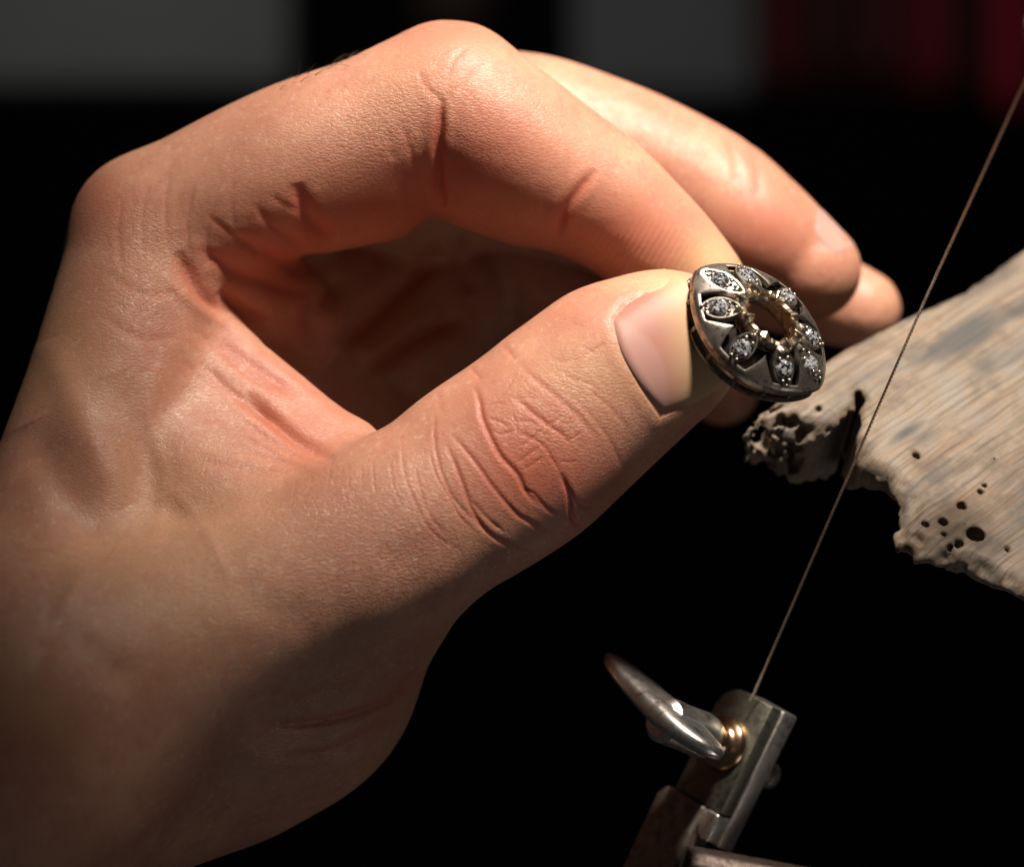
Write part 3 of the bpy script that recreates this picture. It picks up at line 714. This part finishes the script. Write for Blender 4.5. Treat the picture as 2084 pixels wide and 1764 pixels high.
# added dark plate: its near-black colour stands in for shade in the gaps
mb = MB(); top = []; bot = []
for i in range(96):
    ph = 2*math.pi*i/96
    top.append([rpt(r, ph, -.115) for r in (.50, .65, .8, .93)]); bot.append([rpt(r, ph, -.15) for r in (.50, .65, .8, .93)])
mb.grid(top, bot, 96, 4, True); rdone(mb, 'gap_shade_plate', DARKFLOOR)
# collet round the empty centre, with its worn prongs
mb = MB(); top = []; bot = []; rnd = random.Random(5); n = 160; HA, HB = .30, .21
def hp(ph, k, z): return Vector(RC+RX*(HA*k*math.cos(ph))+RY*(HB*k*math.sin(ph))+RZ*z)
for i in range(n):
    ph = 2*math.pi*i/n; q = (ph/(2*math.pi)*8+.15) % 1; pr = max(0, math.cos((q-.5)*2*math.pi))**1.5
    hh = .25+.045*pr+.016*math.sin(ph*3+1)+.01*math.sin(ph*11); inn = 1.0-.11*pr-.03*math.sin(ph*5)
    top.append([hp(ph, 1.34+.05*pr, .10), hp(ph, 1.33+.09*pr, hh-.05), hp(ph, 1.24+.08*pr, hh), hp(ph, inn+.06, hh), hp(ph, inn, hh-.035), hp(ph, 1.0, .17), hp(ph, 1.02, .0)])
    bot.append([hp(ph, 1.33, .09), hp(ph, 1.30, .1), hp(ph, 1.22, .12), hp(ph, 1.16, .12), hp(ph, 1.12, .1), hp(ph, 1.08, .05), hp(ph, 1.06, -.01)])
mb.grid(top, bot, n, 7, True); rdone(mb, 'collet', GOLD, label='worn golden collet round the empty centre', sharp=50)
# bridges from collet to petals
for i in range(8):
    ph = 2*math.pi*i/8; mb = MB(); a = rpt(.50, ph, -.03); b_ = hp(ph, 1.2, .17)
    mb.tube([b_, (a+b_)/2+Vector(RZ)*.01, a], [.05, .055, .06], 10); rdone(mb, 'bridge', GOLD if i in (0, 3, 4, 5) else SILVER)
print('ring', time.time()-T0)

# ------------------------------------------------------------------ bench pin (wood)
def build_pin():
    N = np.array((.154, -1, .926)); N /= np.linalg.norm(N)
    E1 = np.array((.857, .609, .515)); E1 -= N*(E1@N); E1 /= np.linalg.norm(E1)       # along the grain, up and away
    E2 = np.cross(N, E1)
    O = P(1800, 850, .3)
    def onplane(u, v):
        d = P(u, v, 0)-np.array((0, -CAM_D, 0)); o = np.array((0, -CAM_D, 0.))
        t = ((O-o)@N)/(d@N); q = o+d*t-O; return q@E1, q@E2
    def SD(poly, X, Y):
        poly = np.array(poly); d = np.full(X.shape, 1e9); s = np.ones(X.shape)
        for i in range(len(poly)):
            a = poly[i]; b_ = poly[i-1]; e = b_-a
            wx, wy = X-a[0], Y-a[1]; t = np.clip((wx*e[0]+wy*e[1])/(e@e), 0, 1)
            d = np.minimum(d, (wx-e[0]*t)**2+(wy-e[1]*t)**2)
            c1 = Y >= a[1]; c2 = Y < b_[1]; c3 = e[0]*wy > e[1]*wx
            s = np.where((c1 & c2 & c3) | (~c1 & ~c2 & ~c3), -s, s)
        return s*np.sqrt(d)
    oc = [onplane(*q) for q in [(1568, 800), (1538, 818), (1520, 850), (1560, 862), (1640, 868), (1698, 856), (1736, 830), (1750, 778), (1759, 784), (1757, 850), (1748, 905), (1757, 938), (1795, 948), (1812, 962), (1830, 985), (1828, 1015), (1822, 1050), (1806, 1092), (1822, 1110), (1850, 1112), (1875, 1130), (1905, 1138), (1950, 1152), (2000, 1172), (2084, 1207), (2400, 1330), (2700, 900), (2500, 330), (2250, 420), (2084, 505), (2030, 540), (1960, 590), (1840, 645), (1720, 705), (1650, 752)]]
    h = .032
    X0, X1, Y0, Y1, Z0, Z1 = -2.2, 4.6, -3.2, 3.4, -1.25, .22
    xs = np.arange(X0, X1, h, dtype=np.float32); ys = np.arange(Y0, Y1, h, dtype=np.float32); zs = np.arange(Z0, Z1, h, dtype=np.float32)
    XX, YY = np.meshgrid(xs, ys, indexing='ij'); d2 = SD(oc, XX, YY)
    # ragged outline: noise in the plane
    rs = np.random.RandomState(3)
    def noise2(nx, ny, scx, scy):
        g = rs.rand(int((X1-X0)/scx)+3, int((Y1-Y0)/scy)+3); fx = (XX-X0)/scx; fy = (YY-Y0)/scy
        ix = fx.astype(int); iy = fy.astype(int); tx = fx-ix; ty = fy-iy; tx = tx*tx*(3-2*tx); ty = ty*ty*(3-2*ty)
        return (g[ix, iy]*(1-tx)*(1-ty)+g[ix+1, iy]*tx*(1-ty)+g[ix, iy+1]*(1-tx)*ty+g[ix+1, iy+1]*tx*ty)-.5
    lowm = np.clip((onplane(1760, 720)[1]-YY)/.4+.15, .12, 1); d2 = d2+lowm*(.10*noise2(0, 0, .22, .22)+.08*noise2(0, 0, .09, .09))
    tip = onplane(1540, 840); ft = onplane(1830, 1060)
    # top: gentle grain ridges, worn edges, sinking to the far side
    grain = .012*noise2(0, 0, 1.4, .11)+.010*noise2(0, 0, .7, .05)+.03*noise2(0, 0, .7, .5)
    topz = grain-.05*np.clip(1-(-d2)/.10, 0, 1)**2
    far = np.clip((YY-.25)/2.4, 0, 3); topz = topz-.16*far**2
    tipm = np.clip((onplane(1690, 830)[0]-XX)/.3, 0, 1)*(YY < onplane(1600, 770)[1]); topz = topz-tipm*.22*np.clip(1-(-d2)/.34, 0, 1)**2
    # front (bottom right) edge is worn to a thin lip, the rear prong is thick
    dist_front = np.clip(-(YY-ft[1]), -5, 5)
    thick = np.where(XX < onplane(1765, 900)[0]+.12, .92, 1.1)
    fr = SD([onplane(*q) for q in [(1800, 1000), (1790, 1120), (1900, 1150), (2084, 1215), (2500, 1400), (2500, 1500), (1500, 1500), (1500, 1080), (1790, 1020)]], XX, YY)
    thick = np.minimum(thick, .05+.9*np.clip(fr, 0, 5))
    botz = -thick+.10*noise2(0, 0, .12, .12)
    Zg = zs[None, None, :]
    D = np.maximum(d2[:, :, None]*.9, np.maximum(Zg-topz[:, :, None], botz[:, :, None]-Zg))
    # vertical splits on the cut faces: offsets constant along the thickness
    spl = .06*noise2(0, 0, .06, .06); D = np.where(Zg < -.05, np.maximum(D, d2[:, :, None]*.9+np.abs(spl)[:, :, None]), D)
    # rotten end of the left prong: irregular pits
    for k in range(150):
        a = rs.rand(3); px, py = onplane(1512+rs.rand()*125, 812+rs.rand()*70); pz = -.02-rs.rand()*.85; rr = .018+.055*rs.rand()**2
        i0 = int((px-X0)/h); j0 = int((py-Y0)/h); k0 = int((pz-Z0)/h); w = 5
        sl = (slice(max(i0-w, 0), i0+w), slice(max(j0-w, 0), j0+w), slice(max(k0-w, 0), k0+w))
        q = np.sqrt((xs[sl[0]][:, None, None]-px)**2+(ys[sl[1]][None, :, None]-py)**2+((zs[sl[2]][None, None, :]-pz)*.7)**2)-rr
        D[sl] = np.maximum(D[sl], -q)
    px, py = onplane(1640, 872); q = np.sqrt((XX[:, :, None]-px)**2+(YY[:, :, None]-py)**2*1.2+(Zg+.12)**2)-.17; D = np.maximum(D, -q)
    def noise3(c, seed):
        r3 = np.random.RandomState(seed); n_ = [int((b-a)/c)+3 for a, b in ((X0, X1), (Y0, Y1), (Z0, Z1))]; g = r3.rand(*n_).astype(np.float32)-.5
        for ax, (a, arr) in enumerate(((X0, xs), (Y0, ys), (Z0, zs))):
            f = (arr-a)/c; i_ = f.astype(int); t = f-i_; t = t*t*(3-2*t); sh = [1, 1, 1]; sh[ax] = -1; t = t.reshape(sh)
            g = np.take(g, i_, ax)*(1-t)+np.take(g, i_+1, ax)*t
        return g
    rot = np.clip((onplane(1668, 850)[0]-XX)/.18, 0, 1)[:, :, None]
    D = D+rot*(.17*noise3(.17, 1)+.13*noise3(.085, 2)+.05)*np.clip((-.02-Zg)/.12, 0, 1)
    # worm holes
    for u, v, r in ((1866, 923, .055), (1884, 1066, .05), (1920, 1061, .062), (1958, 1028, .065), (1986, 1086, .115), (1921, 1087, .04), (1953, 1105, .06), (1934, 1110, .04), (1995, 999, .038), (2004, 987, .034), (2024, 932, .026), (1666, 829, .040), (1963, 1064, .022), (2051, 1116, .03)):
        px, py = onplane(u, v); q = np.maximum(np.hypot(XX-px, (YY-py)*1.0)[:, :, None]-r*.86, -.45-Zg); D = np.maximum(D, -q)
    # saw cuts in the slot wall
    for u, v, r in ((1668, 864, .010), (1690, 858, .014), (1712, 846, .016), (1728, 834, .014)):
        px, py = onplane(u, v); q = np.hypot(XX-px, (YY-py))[:, :, None]-r*1.4+0*Zg; D = np.maximum(D, -q)
    f = Field((X0, Y0, Z0), (X1, Y1, Z1), h); D = D.astype(np.float32)
    D[0] = D[-1] = 1; D[:, 0] = D[:, -1] = 1; D[:, :, 0] = D[:, :, -1] = 1
    f.n = np.array(D.shape); v_, q_ = f.mesh(D)
    M = Matrix(((E1[0], E2[0], N[0], O[0]), (E1[1], E2[1], N[1], O[1]), (E1[2], E2[2], N[2], O[2]), (0, 0, 0, 1)))
    me = quad_mesh('bench_pin', v_, q_)
    if True:
        me.flip_normals() if False else None
    smooth(me); scale_cm(me)
    Mm = M.copy(); Mm.translation = Mm.translation*S
    return me, Mm, onplane
me, Mp, onplane = build_pin()
STAINS = [onplane(1965, 668)+(.75, .26, 2.2), onplane(1900, 700)+(.6, .12, 1.6), onplane(2070, 620)+(.5, .14, 1.6), onplane(1870, 880)+(.3, .1, 1.0), onplane(1835, 870)+(.35, .08, 1.6), onplane(2000, 560)+(.7, .2, 1.2), onplane(1600, 850)+(.25, .2, 1.2)]
def wood_material():
    m, nt, b = mat('weathered_wood'); lk = nt.links.new
    tc = nd(nt, 'ShaderNodeTexCoord'); sx = nd(nt, 'ShaderNodeSeparateXYZ'); lk(tc.outputs['Object'], sx.inputs[0])
    wob = nd(nt, 'ShaderNodeTexNoise', i_Scale=70.0, i_Detail=2.0); lk(tc.outputs['Object'], wob.inputs['Vector'])
    va = nd(nt, 'ShaderNodeVectorMath', operation='MULTIPLY_ADD'); lk(wob.outputs['Color'], va.inputs[0]); va.inputs[1].default_value = (.0, .0016, 0); lk(tc.outputs['Object'], va.inputs[2])
    mp = nd(nt, 'ShaderNodeMapping'); mp.inputs['Scale'].default_value = (.035, 1, .35); lk(va.outputs[0], mp.inputs['Vector'])
    g1 = nd(nt, 'ShaderNodeTexNoise', i_Scale=330.0, i_Detail=3.0, i_Roughness=.55); lk(mp.outputs[0], g1.inputs['Vector'])
    g2 = nd(nt, 'ShaderNodeTexNoise', i_Scale=1900.0, i_Detail=4.0, i_Roughness=.7); lk(mp.outputs[0], g2.inputs['Vector'])
    bl = nd(nt, 'ShaderNodeTexNoise', i_Scale=160.0, i_Detail=4.0, i_Roughness=.6); lk(tc.outputs['Object'], bl.inputs['Vector'])
    sp = nd(nt, 'ShaderNodeTexNoise', i_Scale=2200.0, i_Detail=2.0); lk(tc.outputs['Object'], sp.inputs['Vector'])
    def ramp(val, stops):
        r = nd(nt, 'ShaderNodeValToRGB'); lk(val, r.inputs[0]); e = r.color_ramp.elements
        e[0].position, e[0].color = stops[0]; e[1].position, e[1].color = stops[-1]
        for p, c in stops[1:-1]: x = e.new(p); x.color = c
        return r.outputs[0]
    def mix(fac, a, c, typ='MIX'):
        x = nd(nt, 'ShaderNodeMix', data_type='RGBA', blend_type=typ)
        for i, val in ((0, fac), (6, a), (7, c)):
            if hasattr(val, 'is_output'): lk(val, x.inputs[i])
            else: x.inputs[i].default_value = val
        return x.outputs[2]
    k = lambda r, g, bb: (r, g, bb, 1)
    base = ramp(bl.outputs[0], [(.36, k(.120, .096, .074)), (.5, k(.215, .168, .122)), (.64, k(.205, .178, .152))])
    line = ramp(g1.outputs[0], [(.46, k(0, 0, 0)), (.49, k(1, 1, 1)), (.515, k(0, 0, 0))])
    base = mix(mix(1, line, k(.55, .55, .55), 'MULTIPLY'), base, k(.15, .075, .032))
    fine = ramp(g2.outputs[0], [(.30, k(.42, .38, .34)), (.5, k(1, 1, 1)), (.72, k(1.3, 1.27, 1.22))])
    base = mix(1, base, fine, 'MULTIPLY')
    dirt = nd(nt, 'ShaderNodeTexNoise', i_Scale=90.0, i_Detail=5.0, i_Roughness=.65); 
    mp2 = nd(nt, 'ShaderNodeMapping'); mp2.inputs['Scale'].default_value = (.45, 1.3, 1); mp2.inputs['Location'].default_value = (.013, .02, 0); lk(tc.outputs['Object'], mp2.inputs['Vector']); lk(mp2.outputs[0], dirt.inputs['Vector'])
    base = mix(ramp(dirt.outputs[0], [(.50, k(0, 0, 0)), (.68, k(.85, .85, .85))]), base, k(.075, .07, .066))
    for (sx_, sy_, rx, ry, am) in STAINS:
        g = nd(nt, 'ShaderNodeMapping', vector_type='TEXTURE'); g.inputs['Location'].default_value = (sx_*S, sy_*S, 0); g.inputs['Scale'].default_value = (rx*S, ry*S, 1.0); lk(va.outputs[0], g.inputs['Vector'])
        gr = nd(nt, 'ShaderNodeTexGradient', gradient_type='SPHERICAL'); lk(g.outputs[0], gr.inputs['Vector'])
        mm = nd(nt, 'ShaderNodeMath', operation='MULTIPLY'); lk(gr.outputs[1], mm.inputs[0]); lk(ramp(g2.outputs[0], [(.30, k(0, 0, 0)), (.55, k(am, am, am))]), mm.inputs[1])
        base = mix(mm.outputs[0], base, k(.06, .058, .056))
    spk = ramp(sp.outputs[0], [(.62, k(0, 0, 0)), (.75, k(.5, .5, .5))]); base = mix(spk, base, k(.12, .09, .07))
    lk(base, b.inputs['Base Color']); b.inputs['Roughness'].default_value = .62; b.inputs['Specular IOR Level'].default_value = .35
    ad = nd(nt, 'ShaderNodeMath', operation='MULTIPLY_ADD'); lk(sp.outputs[0], ad.inputs[0]); ad.inputs[1].default_value = .5; lk(g2.outputs[0], ad.inputs[2])
    bp = nd(nt, 'ShaderNodeBump', i_Strength=.55, i_Distance=.00015); lk(ad.outputs[0], bp.inputs['Height']); lk(bp.outputs[0], b.inputs['Normal'])
    return m
pin = obj('bench_pin', me, wood_material(), label='weathered wooden bench pin with worm holes and a saw slot in its broken end', cat='bench pin')
pin.matrix_world = Mp
print('pin', len(me.polygons), time.time()-T0)

# ------------------------------------------------------------------ piercing saw
STEEL = metal('steel', (.60, .57, .54, 1), .42, (.25, .23, .22, 1), .6, 1300)
CHROME = metal('chrome', (.86, .84, .81, 1), .33, (.22, .19, .17, 1), .5, 900, .08)
OLIVE = metal('grey_green_plate', (.20, .198, .16, 1), .48, (.13, .13, .11, 1), .5, 1500)
BROWN = metal('brown_frame', (.36, .31, .275, 1), .55, (.12, .08, .07, 1), .4, 700)
DARKBROWN = metal('dark_brown_frame', (.11, .088, .076, 1), .55, (.05, .035, .03, 1), .5, 900)
BRONZE = metal('bronze', (.62, .42, .26, 1), .22, (.12, .06, .03, 1), .6, 900)
BLADE = metal('blade_steel', (.78, .70, .58, 1), .36, (.12, .09, .07, 1), .4, 2500)
tcm = np.array((0, -1., 0)); ri = np.array((.9, 0, -.44)); ri /= np.linalg.norm(ri); dn = np.array((-.44, 0, -.9)); dn /= np.linalg.norm(dn)
nL = (-ri+tcm)/math.sqrt(2); eR = (ri+tcm)/math.sqrt(2)
OC = P(1573, 1438, .35)
saw = empty('piercing_saw', OC, 'jeweller\'s piercing saw standing upright, thin blade clamped in a metal frame with a wing screw', 'saw')
def sdone(mb, name, m, parent=None, **kw):
    o = mb.done(name, m, parent or saw, **kw)
    if parent is None or parent is saw: o.data.transform(Matrix.Translation(-Vector(OC)*S))
    return o
def sub(o): o.data.transform(Matrix.Translation(-Vector(OC)*S)); return o
# local frame: x = -eR (into the face, to the left), y = dn, z = nL ; origin = front corner of the plates
Mc = MB().frame(OC, -eR, dn, nL)
def rounded(x0, x1, y0, y1, rad, corners, n=7):
    pts = []
    for (cx, cy, a0, key) in ((x0, y0, 180, 'a'), (x1, y0, 270, 'b'), (x1, y1, 0, 'c'), (x0, y1, 90, 'd')):
        r = rad if key in corners else 0
        if not r: pts.append((cx, cy)); continue
        ox = cx+r if cx == x0 else cx-r; oy = cy+r if cy == y0 else cy-r
        for k in range(n+1):
            a = math.radians(a0+90*k/n); pts.append((ox+r*math.cos(a), oy+r*math.sin(a)))
    return pts
mb = MB(); mb.prism(rounded(0, .72, 0, 1.27, .26, 'b'), -.19, 0, Mc, .018, 2); sdone(mb, 'front_plate', OLIVE)
mb = MB(); mb.prism(rounded(-.02, .70, .0, 1.62, .2, 'b'), -.45, -.20, Mc, .022, 2); sdone(mb, 'back_plate', STEEL)
mb = MB(); mb.prism(rounded(.0, .20, 1.285, 1.60, .12, 'c'), -.19, .015, Mc, .03, 3); sdone(mb, 'spacer', CHROME)
mb = MB(); mb.prism(rounded(.205, .86, 1.285, 3.4, .12, 'b'), -.30, .05, Mc, .04, 3)
Mf = MB().frame(OC+dn*1.62+nL*-.05, ri*.985+np.array((0, .0, -.12)), -tcm*1.0, np.cross(ri, -tcm))
sdone(mb, 'frame_post', BROWN)
a = P(1395, 1745, .35); b_ = P(2200, 1895, .1)
mb = MB(); dx = (b_-a)/np.linalg.norm(b_-a); up = np.cross(dx, (0, 1., 0)); up /= np.linalg.norm(up); up = up if up[2] > 0 else -up
fw = np.cross(up, dx)
poly = [(-.25, -.3), (.25, -.3), (.3, .02), (.22, .2), (.05, .26), (-.15, .22), (-.25, .1)]
mb.prism(poly, 0, np.linalg.norm(b_-a), mb.frame(a-up*.12, fw, up, dx), .03, 2); sdone(mb, 'frame_bar', DARKBROWN)
# screw end behind the clamp
SCR = OC-eR*.36+dn*.62
mb = MB(); mb.lathe([(.0, -.80), (.11, -.80), (.145, -.76), (.15, -.68), (.13, -.65), (.15, -.62), (.15, -.55), (.13, -.52), (.15, -.49), (.15, -.30)], mb.frame(SCR+dn*.10-eR*-.14, -eR, dn, nL), 28, False); sdone(mb, 'screw_end', STEEL)
# wing screw
Ms = MB().frame(SCR-dn*.02, -eR, dn, nL)
mb = MB(); mb.lathe([(.0, .0), (.29, .004), (.30, .03), (.285, .075), (.26, .10), (.22, .12), (.19, .14), (.16, .20), (.16, .25), (.205, .27), (.215, .31), (.19, .34), (.0, .345)], Ms, 48, False)
wing = sdone(mb, 'wing_screw', BRONZE)
mb = MB(); mb.lathe([(.0, .30), (.20, .31), (.235, .36), (.25, .45), (.245, .62), (.24, .80), (.25, .95), (.245, 1.10), (.19, 1.16), (.0, 1.17)], Ms, 40, False); sub(sdone(mb, 'hub', CHROME, wing))
wd = np.array((.76, -.97, -.65)); wd -= nL*(wd@nL); wd /= np.linalg.norm(wd); wn = np.cross(nL, wd); wn = wn if wn[2] > 0 else -wn
wc = SCR-dn*.06+nL*.97
mb = MB(); nu, nv = 48, 24; vs = []
for i in range(nu):
    s_ = -1+2*i/(nu-1); sx_ = -1.26*abs(s_) if s_ < 0 else .72*s_; hw_ = .36*max(2e-3, 1-abs(s_)**2.4)**.5; th = (.15-.075*abs(s_)**1.3)*max(1e-3, 1-abs(s_)**14)**.5
    row = []
    for j in range(nv):
        a = 2*math.pi*j/nv; ca, sa = math.cos(a), math.sin(a)
        row.append(mb.bm.verts.new(Vector(wc+wd*sx_+nL*(hw_*math.copysign(abs(ca)**.7, ca)-.05*s_*s_)+wn*(th*math.copysign(abs(sa)**.7, sa)+.03*s_*s_))))
    vs.append(row)
for a_, b_ in zip(vs[:-1], vs[1:]):
    for j in range(nv): mb.bm.faces.new((a_[j], a_[(j+1) % nv], b_[(j+1) % nv], b_[j]))
mb.bm.faces.new(vs[0][::-1]); mb.bm.faces.new(vs[-1])
sub(sdone(mb, 'wing', CHROME, wing, sharp=60))
# blade with fine teeth
pts = [P(1527, 1425, .42), P(1535, 1410, .40), P(1780, 845, -.45), P(1885, 605, -1.25), P(2084, 170, -2.65), P(2128, 70, -2.95)]
mb = MB(); bx = np.array((.62, -.75, .25)); NT = 0
top = []; bot = []; wv = []
for i in range(len(pts)-1):
    a, b_ = pts[i], pts[i+1]; k = max(2, int(np.linalg.norm(b_-a)/.022))
    for j in range(k): wv.append(a+(b_-a)*j/k)
wv.append(pts[-1]); ax = (pts[-1]-pts[0]); ax /= np.linalg.norm(ax); bx -= ax*(bx@ax); bx /= np.linalg.norm(bx); cx = np.cross(ax, bx)
for i, p in enumerate(wv):
    t = .005 if i % 2 else -.002
    top.append([Vector(p-bx*.011+cx*.009), Vector(p+bx*(.010+t)+cx*.009)]); bot.append([Vector(p-bx*.011-cx*.009), Vector(p+bx*(.010+t)-cx*.009)])
mb.grid(top, bot, len(wv), 2); sdone(mb, 'blade', BLADE, sharp=20)
# upper clamp, just inside the frame on the right
UC = P(2136, 62, -2.95)
Mu = MB().frame(UC, ri, ax, np.cross(ri, ax))
mb = MB(); mb.prism(rounded(-.25, .35, -.16, .62, .14, 'abcd'), -.2, .2, Mu, .03, 2); sdone(mb, 'upper_clamp', BROWN)
print('saw', time.time()-T0)

# ------------------------------------------------------------------ dim background
def matte(name, col, rough=.8, var=.25, scale=12.):
    m, nt, b = mat(name); lk = nt.links.new
    tc = nd(nt, 'ShaderNodeTexCoord'); n = nd(nt, 'ShaderNodeTexNoise', i_Scale=scale, i_Detail=3.0); lk(tc.outputs['Object'], n.inputs['Vector'])
    x = nd(nt, 'ShaderNodeMix', data_type='RGBA'); lk(n.outputs[0], x.inputs[0])
    x.inputs[6].default_value = tuple(c*(1-var) for c in col)+(1,); x.inputs[7].default_value = tuple(min(1, c*(1+var)) for c in col)+(1,)
    lk(x.outputs[2], b.inputs['Base Color']); b.inputs['Roughness'].default_value = rough; b.inputs['Specular IOR Level'].default_value = .2
    return m
BY = 90.
def block(name, u0, u1, v0, v1, y, depth, m, bev=.4, **kw):
    p = P(u0, v1, y); q = P(u1, v0, y); mb = MB()
    mb.box(p[0], q[0], p[2], q[2], 0, depth, mb.frame((0, y+depth, 0), (1, 0, 0), (0, 0, 1), (0, -1, 0)), bev)
    return mb.done(name, m, **kw)
block('wall', -2600, 4700, -2500, 4200, 140, 4, matte('black_wall', (.0012, .0012, .0012)), kind='structure')
block('panel', -500, 585, -500, 168, BY, 3, matte('grey_panel', (.43, .44, .435)), label='blurred grey panel in the dark behind the wrist, upper left', cat='panel')
block('board', 1560, 2400, -500, 178, BY, 3, matte('maroon_board', (.17, .035, .035)), label='blurred dark maroon board behind the row of red handles', cat='board')
block('panel', 1165, 1535, -500, 188, BY, 3, matte('slate_panel', (.31, .325, .325)), label='blurred slate grey panel beside the red handles', cat='panel')
p = P(925, 70, BY-4); q = P(925, -500, BY-4)
mb = MB(); mb.lathe([(.0, 0), (1.2, .05), (1.75, .8), (1.8, 3), (1.6, 12)], mb.frame(p, (1, 0, 0), (0, 1, 0), (0, 0, 1)), 32); mb.done('jar', matte('dark_brown', (.10, .065, .055)), label='blurred dark brown jar between the two grey panels', cat='jar')
LB = {0: 'broad dark maroon handle nearest the slate panel', 1: 'brownish maroon handle second from the slate panel', 2: 'dusky handle with a pale pink end in the middle of the red row',
      3: 'broad crimson handle right of the pink ended one', 4: 'narrow blackish red handle left of the brightest one', 5: 'brightest red handle hanging lowest near the saw blade'}
RED = [(1592, 42, 172, (.085, .008, .012)), (1690, 52, 165, (.042, .010, .010)), (1790, 34, 150, (.075, .018, .022)), (1893, 52, 190, (.12, .006, .012)), (1975, 30, 175, (.03, .009, .009)), (2056, 40, 225, (.25, .008, .022))]
for i, (uc, hw, vb, col) in enumerate(RED):
    sc_ = (CAM_D+BY-6)/CAM_D/PX; p = P(uc, vb, BY-6); r = hw*sc_
    mb = MB(); mb.lathe([(.0, 0), (r*.6, .08), (r*.92, r*.5), (r, r*1.5), (r*.93, 4), (r, 8), (r*.8, 14)], mb.frame(p, (1, 0, 0), (0, 1, 0), (0, 0, 1)), 24)
    mb.done('tool_handle', matte('red_handle', tuple(min(.8, c*2.0+.012) for c in col), .45), label=LB[i], cat='tool handle', group='blurred red handles in the dark background')
print('script', time.time()-T0)
